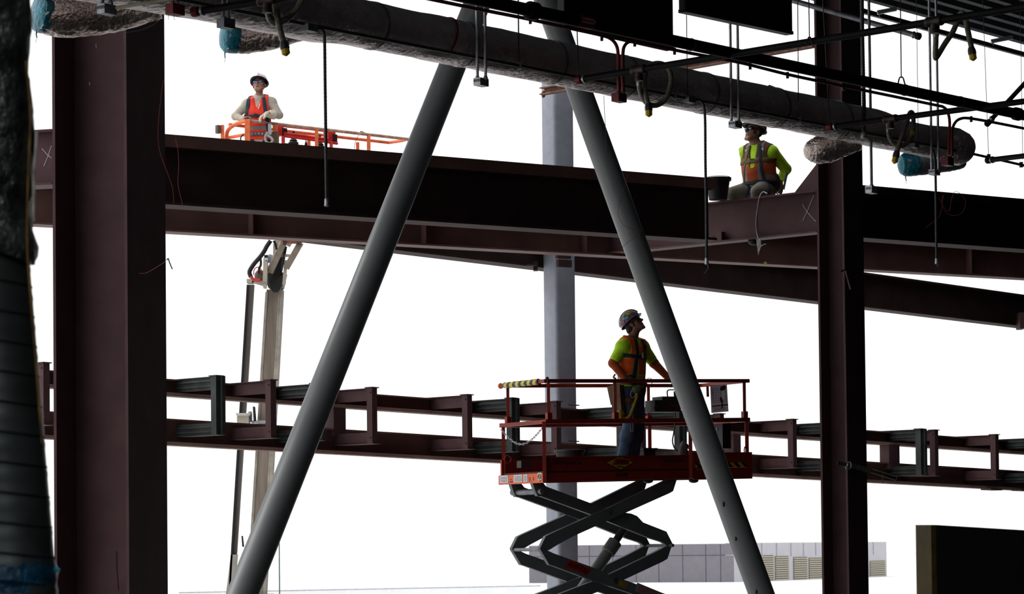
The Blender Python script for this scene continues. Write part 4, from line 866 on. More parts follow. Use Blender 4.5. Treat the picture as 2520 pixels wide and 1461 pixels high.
a_ = ba(597, 340, .2); bt('hook_ring', [BP(a_, .1, -.27)+(bL*math.cos(g)+UP*math.sin(g))*.07 for g in [k*math.pi/4 for k in range(9)]], .01, black_steel)
MB().box(BP(0, 0, -1.12), bL*BLEN, bS*BW, UP*.04).build('basket_floor', galv_dark, BM)
bb('toe_rail', BP(0, 0, -1.0), BP(BLEN, 0, -1.0), .03, .15); bb('toe_rail', BP(0, 1, -1.0), BP(BLEN, 1, -1.0), .03, .15)
for k, (x0, x1) in enumerate(((684, 698), (808, 826))):
    yb = 307 if k == 0 else 322; p0 = bpx(x0, yb+26, .2); MB().box(p0, bL*((ba(x1, yb, .2)-ba(x0, yb, .2))), bS*.12, UP*.155).build('guard_box', basket_red, BM)
    MB().box(p0+bL*.08-bS*.004, bL*.09, bS*.003, UP*.12).build('guard_panel', M('panel dark', (.05, .015, .02), .5), BM)
for (x0, y0, x1, y1, r) in ((697, 311, 808, 324, .014), (697, 328, 808, 343, .02), (697, 334, 830, 353, .022)):
    bt('guard_rail', [bpx(x0, y0, .2), bpx((x0+x1)/2, (y0+y1)/2-.5, .2), bpx(x1, y1, .2)], r, basket_red)
for px, y0 in ((697, 340), (815, 352)): bb('guard_post', bpx(px, y0-4, .2), bpx(px, y0-4, .2)-UP*.8, .05, .05, basket_red)
MB().box(bpx(703, 357, .3), bL*(ba(800, 370, .3)-ba(703, 357, .3)), bS*.2, UP*.03).build('control_panel', rubber, BM)
for px, y0, yk_ in ((722, 356, 324), (787, 366, 333)):
    p = bpx(px, y0, .4); MB().lathe(p, UP, [(.075, 0), (.078, .03), (.055, .05), (.06, .065), (.035, .09), (.04, .1), (.015, .125), (.01, .16)], 14).ball(bpx(px, yk_+2, .4), (.02, .02, .03), 10).build('joystick', rubber, BM)
p = bpx(753, 360, .4); MB().lathe(p, UP, [(.025, 0), (.02, .04), (.004, .09)], 10).build('toggle', rubber, BM)
p = bpx(745, 358, .4); MB().ball(p, .012, 8).build('red_button', red_box, BM)
a_ = ba(900, 328, 0); bt('tie_wire', [BP(a_, 0, .02), BP(a_-.1, 0, .035), BP(a_-.05, 0, .0)], .006, black_steel); bt('thin_wire', [BP(a_-.12, 0, .0), BP(a_-.2, .0, -.13), BP(a_-.22, 0, -.25), BP(a_-.225, 0, -.4)], .004, black_steel)
# jib under the basket and head of the boom
jm = M('jib cream', (.5, .45, .36), .5, nz=6, amt=.12)
def mp(px, py, Y=43.0): return W(px, py, Y)
bb('basket_support', BP(.9, .5, -1.12), mp(725, 560), .2, .2, jm)
bb('jib', mp(725, 560), mp(700, 600), .14, .18, jm)
# main boom: continues down past the frame to the chassis
def quad(name, l0, r0, y0, l1, r1, y1, Y, dpt, mat, par=None):
    a0, b0, a1, b1 = W(l0, y0, Y), W(r0, y0, Y), W(l1, y1, Y), W(r1, y1, Y); n_ = V(0, dpt, 0)
    return MB().add([a0, b0, b1, a1, a0+n_, b0+n_, b1+n_, a1+n_], [(0, 1, 2, 3), (7, 6, 5, 4), (0, 4, 5, 1), (1, 5, 6, 2), (2, 6, 7, 3), (3, 7, 4, 0)]).build(name, mat, par or BM, smooth=False)
MAST = quad('mast', 656, 696, 712, 610, 654, 1461, 43.1, .28, tanboom)
for l, r in ((-3, 3), (30, 33.5)): quad('mast_rib', 656+l, 656+l+(r-l), 718, 610+l*1.05, 610+l*1.05+(r-l), 1461, 43.08, .02, M('rib pale', (.42, .38, .31), .6), MAST)
quad('mast_rib', 689, 696, 714, 646, 654, 1461, 43.08, .02, MATS['rib pale'], MAST)
quad('mast_base', 600, 668, 1461, 570, 668, 1870, 43.0, .4, cream)
SR = quad('side_rail', 610, 625, 700, 568, 582, 1366, 42.95, .12, boomdark)
quad('side_rail_edge', 607, 610.5, 700, 562, 567, 1461, 42.9, .14, black_steel, SR)
quad('side_rail_shoe', 568, 583, 1364, 556, 574, 1461, 42.9, .2, cream)
quad('side_rail_cap', 607, 632, 686, 607, 622, 696, 42.9, .2, jm)
MB().bar(W(622, 690, 42.95), W(655, 700, 42.95), .1, .07).build('cap_arm', jm, BM)
bx_ = quad('valve_box', 583, 612, 1022, 583, 612, 1042, 42.7, .3, jm); quad('valve_lid', 580, 616, 1016, 582, 614, 1022, 42.65, .35, M('pale lid', (.6, .58, .55), .5), bx_)
quad('cable_tray', 622, 653, 1034, 618, 654, 1041, 42.8, .3, galv); quad('tray_post', 622, 627, 1000, 624, 630, 1036, 42.8, .08, black_steel); quad('tray_clip', 611, 619, 1012, 612, 620, 1038, 42.85, .1, galv)
quad('lower_bracket', 594, 597, 1318, 596, 600, 1345, 42.8, .08, black_steel)
quad('boom_head', 657, 702, 670, 659, 694, 706, 42.9, .4, M('head dark', (.05, .045, .035), .5))
hb = [(664, 690), (695, 690), (690, 712), (684, 718), (672, 718), (667, 712)]
MB().prism([W(x, y, 42.85) for x, y in hb], V(0, .1, 0)).build('head_cover', rubber, BM)
for (x0, y0, x1, y1, w_) in ((664, 671, 699, 597, .055), (704, 660, 740, 597, .055)): bb('link_arm', mp(x0, y0, 42.7), mp(x1, y1, 42.7), w_, .09, M('link tan', (.3, .25, .19), .6))
bb('link_side', mp(659, 668, 42.72), mp(692, 598, 42.72), .06, .05, M('link white', (.7, .68, .64), .5))
bb('link_cross', mp(690, 628, 42.75), mp(714, 629, 42.75), .05, .04, jm)
bb('side_plate', mp(699, 700, 42.75), mp(704, 640, 42.75), .05, .04, jm)
MB().tube([mp(679, 676, 42.9), mp(690, 638, 42.9), mp(699, 605, 42.9)], [.085, .07, .05], 14).build('leveling_cylinder', black_steel, BM)
MB().tube([mp(697, 592, 42.6), mp(743, 594, 42.6)], .04, 12).build('pivot_pin', M('orange pin', (.3, .1, .05), .6), BM)
for x in (701, 736): MB().tube([mp(x-4, 592.5, 42.6), mp(x+4, 593, 42.6)], .06, 12).build('pin_collar', M('dark collar', (.09, .03, .02), .6), BM)
MB().tube(spline([mp(x, y, 42.6) for x, y in ((666, 592), (657, 605), (650, 618), (640, 632), (626, 648), (616, 663), (614, 672), (618, 682))]), .034, 10).build('hose_bundle', rubber, BM)
MB().tube(spline([mp(x, y, 42.58) for x, y in ((617, 680), (622, 686), (632, 690), (640, 690))]), .024, 8).build('red_hose', M('hose red', (.6, .03, .03), .4), BM)
MB().tube(spline([mp(x, y, 42.7) for x, y in ((624, 676), (626, 662), (636, 657), (643, 664), (641, 672))]), .008, 6).build('red_hose', MATS['hose red'], BM)
MB().tube(spline([mp(x, y, 42.7) for x, y in ((641, 634), (642, 650), (638, 660), (636, 672))]), .018, 8).build('black_hose', rubber, BM)
MB().tube(spline([mp(x, y, 42.7) for x, y in ((702, 605), (698, 630), (695, 652), (694, 664))]), .012, 8).build('black_hose', rubber, BM)
MB().tube(spline([mp(x, y, 42.7) for x, y in ((674, 592), (678, 602), (681, 614))]), .02, 8).build('black_hose', rubber, BM)
MB().ball(mp(640, 678, 42.8), (.09, .06, .09), 10).build('hose_knot', M('hose brown', (.12, .08, .07), .6, nz=20, amt=.5), BM)
quad('head_post', 648, 658, 640, 646, 657, 700, 42.6, .15, jm); quad('post_cap', 650, 658, 627, 650, 658, 634, 42.6, .1, rubber); quad('post_block', 648, 659, 634, 648, 659, 642, 42.6, .12, M('pale block', (.6, .62, .66), .5))
quad('foot_plate', 645, 656, 692, 648, 655, 709, 42.6, .1, jm); quad('head_upper', 676, 694, 588, 680, 690, 600, 42.9, .2, jm); quad('head_stem', 672, 685, 600, 672, 681, 632, 42.95, .15, jm)
MB().ball(mp(664, 636, 42.75), (.07, .05, .07), 10).build('head_motor', M('pale block', (.6, .62, .66), .5), BM)
MB().box(V(BM.location.x-1.2, 41.9, .5), V(2.4, 0, 0), V(0, 4.5, 0), UP*.7).build('chassis', cream, BM)
for dx in (-1.2, .9):
    for dy in (.3, 3.3): MB().lathe(V(BM.location.x+dx, 41.9+dy+.4, .5), V(1, 0, 0), [(.2, 0), (.5, .02), (.5, .28), (.2, .3)], 24).build('wheel', rubber, BM)
# bucket on the beam
p = W(1767, 484, 35.6); zB_ = pB.z
bp_ = V(p.x, p.y, zB_+.003); bk = thing('bucket', 'dark plastic bucket on the beam beside the seated worker', 'bucket', tuple(bp_))
k = p.y/7000
MB().lathe(bp_, UP, [(.115, 0), (.15, .235), (.168, .237), (.17, .275), (.155, .278), (.14, .27), (.105, .02)], 28).build('tub', M('bucket black', (.02, .02, .024), .45), bk)
MB().tube(spline([bp_+V(.17*math.cos(g), -.17*math.sin(g), .265+.02*math.sin(g)) for g in [q*math.pi/8 for q in range(9)]]), .004, 6).build('bail_handle', galv, bk)
# ================================================================ people: smooth distance-field bodies turned into meshes
def vn(p): return np.array([p[0], p[1], p[2]], dtype=np.float32)
class Field:
    def __init__(s, lo, hi, vox):
        s.lo = vn(lo); s.vox = vox; s.n = [int(math.ceil((hi[i]-lo[i])/vox))+1 for i in range(3)]
        s.d = np.full(s.n, .3, np.float32); s.ax = [s.lo[i]+np.arange(s.n[i], dtype=np.float32)*vox for i in range(3)]
    def sub(s, lo, hi):
        sl = []
        for i in range(3):
            a = max(0, int((lo[i]-s.lo[i])/s.vox)); b = min(s.n[i], int((hi[i]-s.lo[i])/s.vox)+2)
            if b <= a: return None
            sl.append(slice(a, b))
        X = np.meshgrid(*[s.ax[i][sl[i]] for i in range(3)], indexing='ij'); return tuple(sl), X
    def comb(s, sl, d, k, op):
        a = s.d[sl]
        if op == 'add':
            h = np.clip(.5+.5*(a-d)/k, 0, 1); s.d[sl] = a*(1-h)+d*h-k*h*(1-h)
        else:
            d = -d; h = np.clip(.5+.5*(d-a)/k, 0, 1); s.d[sl] = a*(1-h)+d*h+k*h*(1-h)
    def prim(s, p, grow=0.0, op='add'):
        if p['t'] == 'c':
            a, b, ra, rb = vn(p['a']), vn(p['b']), p['ra']+grow, p['rb']+grow; m_ = max(ra, rb)*max(1, p.get('q', 1))+p['k']+.035
            g = s.sub(np.minimum(a, b)-m_, np.maximum(a, b)+m_)
            if g is None: return
            sl, X = g; ab = b-a; L2 = max(1e-9, float(ab@ab)); pa = [X[i]-a[i] for i in range(3)]
            t = np.clip((pa[0]*ab[0]+pa[1]*ab[1]+pa[2]*ab[2])/L2, 0, 1); e = [pa[i]-t*ab[i] for i in range(3)]
            if 'f' in p:                      # flattened along axis f by factor q (<1 thinner)
                f = vn(p['f']); dt = e[0]*f[0]+e[1]*f[1]+e[2]*f[2]; kq = 1/p['q']-1
                e = [e[i]+f[i]*dt*kq for i in range(3)]
                d = (np.sqrt(e[0]**2+e[1]**2+e[2]**2)-(ra+t*(rb-ra)))*(p['q']*.5+.5)
            else: d = np.sqrt(e[0]**2+e[1]**2+e[2]**2)-(ra+t*(rb-ra))
        else:
            c = vn(p['c']); r = [x+grow for x in p['r']]; A = p['A']; m_ = max(r)+p['k']+.03
            g = s.sub(c-m_, c+m_)
            if g is None: return
            sl, X = g; pa = [X[i]-c[i] for i in range(3)]; q = [sum(pa[i]*A[j][i] for i in range(3))/r[j] for j in range(3)]
            l = np.sqrt(q[0]**2+q[1]**2+q[2]**2); g2 = np.sqrt(sum((q[j]/r[j])**2 for j in range(3)))+1e-6; d = l*(l-1)/g2
        s.comb(sl, d.astype(np.float32), p['k'] if op == 'add' else p.get('k', .01), op)
    def full(s): return np.meshgrid(*s.ax, indexing='ij', sparse=True)
    def keep(s, o, n, off=0.0):               # keep the half space (x-o).n <= off
        X = s.full(); o = vn(o); n = vn(n); s.d = np.maximum(s.d, (X[0]-o[0])*n[0]+(X[1]-o[1])*n[1]+(X[2]-o[2])*n[2]-off); return s
    def mesh(s):
        d = s.d; S = d < 0
        cnt = np.zeros([n-1 for n in d.shape], np.int8)
        offs = [(i, j, k) for i in (0, 1) for j in (0, 1) for k in (0, 1)]
        for i, j, k in offs: cnt += S[i:d.shape[0]-1+i, j:d.shape[1]-1+j, k:d.shape[2]-1+k]
        act = np.argwhere((cnt > 0) & (cnt < 8)); idx = np.full(cnt.shape, -1, np.int32); idx[tuple(act.T)] = np.arange(len(act))
        vals = {o: d[act[:, 0]+o[0], act[:, 1]+o[1], act[:, 2]+o[2]] for o in offs}
        P = np.zeros((len(act), 3), np.float32); C = np.zeros(len(act), np.float32)
        for o in offs:
            for ax in range(3):
                if o[ax]: continue
                q = list(o); q[ax] = 1; q = tuple(q); va, vb = vals[o], vals[q]; m_ = (va < 0) != (vb < 0)
                t = np.where(m_, va/(va-vb+1e-12), 0); pt = np.tile(np.array(o, np.float32), (len(act), 1)); pt[:, ax] += t
                P += pt*m_[:, None]; C += m_
        vs = (act+P/np.maximum(C, 1)[:, None])*s.vox+s.lo
        fs = []
        for ax in range(3):
            u, v = [(1, 2), (2, 0), (0, 1)][ax]
            lo_ = [slice(1, d.shape[i]-1) for i in range(3)]; lo_[ax] = slice(0, d.shape[ax]-1); hi_ = list(lo_); hi_[ax] = slice(1, d.shape[ax])
            A_, B_ = S[tuple(lo_)], S[tuple(hi_)]; e = np.argwhere(A_ != B_)
            if not len(e): continue
            sg = A_[tuple(e.T)]; e = e+np.array([0 if i == ax else 1 for i in range(3)])
            def g(du, dv): q = e.copy(); q[:, u] -= du; q[:, v] -= dv; return idx[tuple(q.T)]
            Q = np.stack([g(1, 1), g(0, 1), g(0, 0), g(1, 0)], 1); Q[~sg] = Q[~sg][:, ::-1]; fs.append(Q)
        return vs, np.concatenate(fs) if fs else np.zeros((0, 4), int)
def np_obj(name, vs, fs, mats, parent, base, mfun=None):
    me = bpy.data.meshes.new(name); me.from_pydata((vs-vn(base)).tolist(), [], fs.tolist())
    for mt in (mats if isinstance(mats, list) else [mats]): me.materials.append(mt)
    if mfun is not None and len(fs):
        c = vs[fs].mean(1); me.polygons.foreach_set('material_index', mfun(c).astype(np.int32))
    me.polygons.foreach_set('use_smooth', [True]*len(me.polygons)); me.update()
    return link(name, me, parent, base)
def cone(a, b, ra, rb, k=.02, tag='', **kw): return dict(t='c', a=V(a), b=V(b), ra=ra, rb=rb, k=k, tag=tag, **kw)
def ell(c, r, A, k=.015, tag=''): return dict(t='e', c=V(c), r=r, A=A, k=k, tag=tag)
def bounds(pr, grow):
    lo = np.array([1e9]*3); hi = -lo
    for p in pr:
        if p['t'] == 'c':
            m_ = max(p['ra'], p['rb'])+grow
            for q in (p['a'], p['b']): lo = np.minimum(lo, vn(q)-m_); hi = np.maximum(hi, vn(q)+m_)
        else: m_ = max(p['r'])+grow; lo = np.minimum(lo, vn(p['c'])-m_); hi = np.maximum(hi, vn(p['c'])+m_)
    return lo, hi
def hand(w, d, n, t, curl=(.5, .6, .5), sc_=1.0, tagn='hand', thumb=(.55, .7, .35), spread=.06):
    d, n, t = V(d).normalized(), V(n).normalized(), V(t).normalized(); n = (n-d*n.dot(d)).normalized(); t = (t-d*t.dot(d)-n*t.dot(n)).normalized(); out = []
    w = V(w); L = [.072, .08, .075, .058]
    for i in range(4):
        kn = w+d*(.088-.004*abs(i-1))*sc_+t*(.030-.020*i)*sc_
        out.append(cone(w+d*.012+t*(.012-.008*i), kn, .019*sc_, .0125*sc_, .012, tagn))
        p = kn; ang = 0; dd_ = (d+t*spread*(1.2-.8*i)).normalized(); r = (.0098 if i < 3 else .0088)*sc_
        for s_ in range(3):
            ang += curl[s_]; q = p+(dd_*math.cos(ang)+n*math.sin(ang))*L[i]*(.46, .3, .24)[s_]*sc_
            out.append(cone(p, q, r, r*.92, .004, tagn)); p = q; r *= .92
    p = w+d*.025*sc_+t*.022*sc_; td = (d*thumb[0]+t*thumb[1]+n*thumb[2]).normalized(); q = p+td*.042*sc_
    out.append(cone(p, q, .015*sc_, .0115*sc_, .01, tagn)); q2 = q+(td+d*.35+n*.15).normalized()*.03*sc_; out.append(cone(q, q2, .0112*sc_, .01*sc_, .004, tagn))
    q3 = q2+(td+d*.7+n*.25).normalized()*.024*sc_; out.append(cone(q2, q3, .01*sc_, .0085*sc_, .004, tagn))
    return out
def head(c, f, u, sc_=1.0, mouth=0.0):
    f, u = V(f).normalized(), V(u).normalized(); s_ = f.cross(u).normalized(); u = s_.cross(f).normalized(); A = (s_, f, u)
    P = lambda a, b, c_: c+s_*a*sc_+f*b*sc_+u*c_*sc_
    E = lambda p, r, k=.015, tg='head': ell(p, [x*sc_ for x in r], A, k, tg)
    pr = [E(P(0, -.01, .035), (.077, .098, .085)), E(P(0, .025, -.045), (.062, .066, .075), .02), cone(P(-.02, .064, -.106), P(.02, .064, -.106), .02*sc_, .02*sc_, .02, 'head'),
          cone(P(-.035, .076, .022), P(.035, .076, .022), .014*sc_, .014*sc_, .012, 'head'), cone(P(0, .088, .012), P(0, .112, -.03), .009*sc_, .0145*sc_, .01, 'head'),
          cone(P(-.014, .095, -.034), P(.014, .095, -.034), .009*sc_, .009*sc_, .006, 'head'),
          cone(P(-.018, .083, -.061), P(.018, .083, -.061), .007*sc_, .007*sc_, .010, 'head'), cone(P(-.016, .081, -.076-mouth), P(.016, .081, -.076-mouth), .0075*sc_, .0075*sc_, .010, 'head'),
          cone(P(-.05, .055, -.015), P(-.03, .075, -.02), .02*sc_, .015*sc_, .015, 'head'), cone(P(.05, .055, -.015), P(.03, .075, -.02), .02*sc_, .015*sc_, .015, 'head'),
          cone(P(-.055, .0, -.05), P(-.03, .055, -.095), .018*sc_, .018*sc_, .02, 'head'), cone(P(.055, .0, -.05), P(.03, .055, -.095), .018*sc_, .018*sc_, .02, 'head')]
    for q in (-1, 1): pr += [E(P(.079*q, -.005, -.008), (.010, .02, .033), .006), E(P(.083*q, -.012, .004), (.009, .016, .018), .004)]
    return pr, P, A
# materials for the workers
skin = M('skin', (.3, .15, .1), .55, nz=30, amt=.12); skin_d = M('deep tanned skin', (.22, .1, .065), .55, nz=30, amt=.12)
lime = M('lime cloth', (.5, .85, .02), .8, nz=14, amt=.12, bump=.16, bscale=11); orange = M('orange mesh vest', (.95, .13, .012), .8, nz=20, amt=.12, bump=.16, bscale=11)
rustc = M('rust shirt', (.36, .065, .012), .85, nz=12, amt=.2, bump=.16, bscale=11); khaki = M('khaki shirt', (.46, .42, .34), .85, nz=12, amt=.12, bump=.16, bscale=11)
jeans = M('blue jeans', (.06, .11, .19), .85, nz=10, amt=.35, bump=.16, bscale=11); dkjeans = M('dark jeans', (.025, .04, .08), .85, nz=10, amt=.3, bump=.5)
trousers = M('olive work trousers', (.17, .15, .115), .85, nz=10, amt=.25, bump=.16, bscale=11); boot = M('work boot', (.06, .04, .025), .7)
strapm = M('dark harness webbing', (.02, .03, .045), .7, nz=30); strapo = M('olive harness webbing', (.13, .1, .015), .7, nz=30); refl = M('reflective band', (.4, .41, .43), .4, nz=20, amt=.1)
hair_m = M('dark hair', (.015, .011, .009), .7, nz=40, amt=.4); lens = M('blue mirrored lens', (.12, .22, .42), .12, metal=.7, amt=.05); leather = M('tool leather', (.12, .07, .035), .7, nz=15, amt=.4)
glovem = M('pale leather glove', (.62, .55, .44), .8, nz=25, amt=.15, bump=.4); gloved = M('dark glove', (.05, .05, .055), .7, nz=25, amt=.3)
def hardhat(par, P, A, sc_, mats, bill=.045, brim=.02, pitch=0.0, capmat=None):
    s_, f, u = A; n = 40; prof = []
    vs = []; rings = []
    for j in range(n):
        g = 2*math.pi*j/n; cf = math.cos(g); sf = math.sin(g); front = max(0, cf)**3*bill+brim
        rf, rs_ = .128, .112; ring = []
        for k in range(9):
            t = math.pi/2*k/8; ring.append((math.sin(t)*(1+.05*math.sin(2*t)), math.cos(t)*.118))
        pts = [(rf*cf*a, rs_*sf*a, h+.012) for a, h in ring]
        o = 1+front/.118; pts += [(rf*cf*o, rs_*sf*o, .004-front*.18), (rf*cf*o, rs_*sf*o, -.002-front*.18), (rf*cf*.97, rs_*sf*.97, .003)]
        pts += [(rf*.96*cf*a, rs_*.96*sf*a, h*.95+.005) for a, h in ring[::-1]]
        rings.append(pts)
    k = len(rings[0]); cpt = P(0, -.012, .045)
    for pts in rings:
        for a, b, c_ in pts: vs.append(cpt+f*(a*sc_)+s_*(b*sc_)+u*(c_*sc_))
    fs = [(j*k+i, ((j+1) % n)*k+i, ((j+1) % n)*k+i+1, j*k+i+1) for j in range(n) for i in range(k-1)]
    mb = MB(); mb.add(vs, fs)
    for q in range(len(fs)): mb.m[q] = 1 if (q % (k-1)) > 8 and len(mats) > 1 else 0
    o = mb.build('hard_hat', mats, par, sharp=50)
    rd_ = MB(); rr = [cpt+f*(.136*math.cos(t)*sc_)+u*((.012+.122*math.sin(t))*sc_) for t in [math.pi*(.06+.88*q/14) for q in range(15)]]
    rd_.tube(rr, .008*sc_, 6); rd_.build('crown_ridge', mats[0], o)
    return o, cpt
def glasses(par, P, A, sc_, mt=lens, fr_=rubber):
    m_ = MB()
    for q in (-1, 1):
        m_.ball(P(.033*q, .088, .004), (.031*sc_, .014*sc_, .020*sc_), 14, ax=A); 
    o = m_.build('sunglasses', mt, par)
    fm = MB()
    for q in (-1, 1): fm.tube([P(.062*q, .085, .014), P(.082*q, .05, .012), P(.086*q, -.005, .008)], .004*sc_, 6)
    fm.tube([P(-.066, .084, .022), P(-.03, .097, .023), P(0, .098, .018), P(.03, .097, .023), P(.066, .084, .022)], .004*sc_, 6)
    fm.build('glasses_frame', fr_, o)
    return o
def body_prims(J, f, fat=1.0, hands=()):
    """J: joints in world coordinates. f: facing of the chest."""
    f = V(f).normalized(); pr = []
    pel, ch = J['pelvis'], J['chest']; mid = (pel+ch)/2
    pr.append(cone(J['hipR'], J['hipL'], .098*fat, .098*fat, .05, 'pelvis'))
    pr.append(cone(pel, mid, .15*fat, .145*fat, .05, 'torso', f=f, q=.74)); pr.append(cone(mid, ch, .147*fat, .158*fat, .05, 'torso', f=f, q=.72))
    sh = (J['shR']+J['shL'])/2
    pr.append(cone(ch, sh.lerp(J['neck'], .1)-V(0, 0, .03), .158*fat, .12*fat, .05, 'torso', f=f, q=.7))
    pr.append(cone(J['shR'], J['shL'], .062, .062, .05, 'shoulder'))
    for q in ('shR', 'shL'): pr.append(cone(J['neck'].lerp(J[q], .15)+V(0, 0, .012), J[q], .048, .056, .04, 'shoulder'))
    pr.append(cone(J['neck']-V(0, 0, .03), J['headbase'], .057, .052, .025, 'neck'))
    for S in 'RL':
        pr.append(cone(J['sh'+S], J['el'+S], .058*fat, .045*fat, .025, 'arm'+S)); pr.append(cone(J['el'+S], J['wr'+S], .044*fat, .028, .02, 'fore'+S))
        pr.append(cone(J['hip'+S], J['kn'+S], .092*fat, .06*fat, .04, 'thigh'+S)); k = J['kn'+S].lerp(J['an'+S], .3)
        pr.append(cone(J['kn'+S], k, .058, .058, .02, 'calf'+S)); pr.append(cone(k, J['an'+S], .058, .038, .02, 'calf'+S))
        a = J['an'+S]; tq = J['toe'+S]; pr.append(cone(a-V(0, 0, .03), tq, .04, .034, .03, 'foot'+S)); pr.append(cone(a-V(0, 0, .035)-(tq-a).normalized()*.03, a-V(0, 0, .02), .036, .036, .03, 'foot'+S))
    for h in hands: pr += h
    return pr
def surf(name, prims, grow, vox, mats, par, base, cuts=(), subs=(), mfun=None, extra=None, shell=None):
    lo, hi = bounds(prims, grow+.03); F = Field(lo, hi, vox)
    for p in prims: F.prim(p, grow)
    for p in subs: F.prim(p, 0, 'sub')
    for o, n in cuts: F.keep(o, n)
    if extra: extra(F)
    vs, fs = F.mesh()
    if not len(fs): print('EMPTY', name); return None
    return np_obj(name, vs, fs, mats, par, base, mfun)
def sel(pr, *tags): return [p for p in pr if any(p['tag'].startswith(t) for t in tags)]
def band(name, prims, grow, par, base, mt, o, n, w, cuts=(), vox=.006, smooth=True):   # webbing: a thin slab of the grown body surface
    n = V(n).normalized(); return surf(name, prims, grow, vox, mt, par, base, cuts=[(V(o)+n*w/2, n), (V(o)-n*w/2, -n)]+list(cuts))
def person(label, J, f, pr, skinm, vox=.0048):
    base = V(J['pelvis'].x, J['pelvis'].y, min(p['a'].z-p['ra'] if p['t'] == 'c' else 9 for p in pr))
    o = surf('person', pr, 0, vox, skinm, None, base); tag(o, label, 'person'); o['_o'] = tuple(base); return o, base
# ---------------------------------------------------------------- worker standing on the scissor lift
Y3 = deckp(1552, .42).y
def w3(px, py, dy=0.0): return W(px, py, Y3+dy)
f3 = V(.80, -.60, 0); r3 = V(f3.y, -f3.x, 0)
fl3 = deckp(1540, .42).z
J = dict(pelvis=w3(1553, 948), chest=w3(1556, 872), neck=w3(1556, 832, .0), shR=w3(1533, 853, -.13), shL=w3(1580, 854, .15), elR=w3(1509, 893, -.17), wrR=w3(1536, 930, -.22), elL=w3(1609, 893, .20), wrL=w3(1643, 928, .12),
         hipR=w3(1544, 956, -.06), hipL=w3(1564, 956, .08), knR=w3(1550, 1045, -.09), knL=w3(1569, 1044, .08), anR=w3(1531, 1133, -.02), anL=w3(1555, 1135, .12))
for S in 'RL': J['an'+S].z = fl3+.085; J['toe'+S] = J['an'+S]+V(f3.x, f3.y, 0)*.17-V(0, 0, .05)
hc3 = w3(1560, 797); hf3 = V(.70, -.30, .62); hu3 = V(-.62, .2, .78)
hp, HP3, HA3 = head(hc3, hf3, hu3, .98); J['headbase'] = HP3(0, -.02, -.06)
hdR = hand(J['wrR'], V(.95, -.2, -.35), V(.2, .9, -.3), V(.3, .2, .9), (.5, .6, .5)); hdL = hand(J['wrL'], V(.6, -.25, -.55), V(-.5, -.2, -.75), V(.1, -.9, .2), (.7, .8, .6))
pr = body_prims(J, f3, 1.0, (hp, hdR, hdL))
W3, b3 = person('worker in orange and lime vest standing on the scissor lift, looking up right', J, f3, pr, skin_d)
tor = sel(pr, 'torso', 'pelvis', 'shoulder'); neckcut = (J['neck']+V(0, 0, .015), V(.25, -.2, 1).normalized())
surf('long_sleeve_shirt', sel(pr, 'torso', 'arm', 'fore', 'shoulder', 'pelvis'), .012, .006, rustc, W3, b3, cuts=[neckcut])
sleeve = []
for S in 'RL':
    q = dict([p for p in pr if p['tag'] == 'arm'+S][0]); q['b'] = q['a'].lerp(q['b'], .78); sleeve.append(q)
surf('t_shirt', tor+sleeve, .022, .006, lime, W3, b3, cuts=[neckcut, (J['pelvis']-V(0, 0, .02), V(0, 0, -1))])
ch3 = J['chest']
def arm_holes(Jq, f, r=.1, push=.05): return [ell(Jq['sh'+S]+(Jq['sh'+S]-Jq['chest']).normalized()*push*.4-V(0, 0, .03), (r*.8, r*1.05, r*1.15), ((Jq['shL']-Jq['shR']).normalized(), V(f), V(0, 0, 1)), .008) for S in 'RL']
def vest3(c):
    x = c-vn(ch3); s_ = x@vn(r3); ff = x@vn(f3); z = x[:, 2]
    m_ = np.zeros(len(c)); band_ = (np.abs(np.abs(s_)-.085) < .03) & (ff > 0) & (z < .0) ; m_[band_] = 2
    mid_ = (np.abs(np.abs(s_)-.085) < .016) & (ff > 0) & (z < .0); m_[mid_] = 1
    low = (z < -.24) & (z > -.3); m_[low] = 2; m_[(z < -.255) & (z > -.285)] = 1
    return m_
surf('safety_vest', tor, .034, .006, [orange, refl, lime], W3, b3, cuts=[neckcut, (J['pelvis']+V(0, 0, .02), V(0, 0, -1))],
     subs=arm_holes(J, f3, .115)+[cone(J['neck']+f3*.12, ch3+f3*.19-V(0, 0, .02), .055, .012, .01)], mfun=vest3)
for q in (-1, 1): band('harness_strap', tor, .042, W3, b3, strapm, ch3+r3*(.088*q), (r3+V(0, 0, .12*q)).normalized(), .045, cuts=[(J['pelvis'], V(0, 0, -1)), neckcut])
band('chest_strap', tor, .041, W3, b3, strapm, ch3-V(0, 0, .03), V(.1, 0, 1), .045)
MB().cbox(ch3+f3*.165+V(0, 0, -.02), r3*.03, f3*.012, V(0, 0, .03)).build('buckle', galv_dark, W3); MB().cbox(w3(1585, 853, -.02), r3*.02, f3*.02, V(0, 0, .02)).build('radio_clip', rubber, W3)
legs = sel(pr, 'thigh', 'calf', 'pelvis')
def fold(F): pass
TR3 = surf('jeans', [dict(p, rb=p['rb']+(.022 if p['tag'].startswith('calf') else .008)) if p['t'] == 'c' else p for p in legs], .016, .006, jeans, W3, b3, cuts=[(J['pelvis']+V(0, 0, .05), V(0, 0, 1)), (V(0, 0, fl3+.03), V(0, 0, -1))])
for S in 'RL': surf('boot', sel(pr, 'foot'+S)+[cone(J['an'+S]-V(0, 0, .03), J['an'+S]+V(0, 0, .08), .045, .05, .02)], .006, .006, boot, W3, b3, cuts=[(V(0, 0, fl3+.002), V(0, 0, -1))])
band('tool_belt', tor, .045, W3, b3, leather, J['pelvis']+V(0, 0, .03), V(.05, 0, 1), .06)
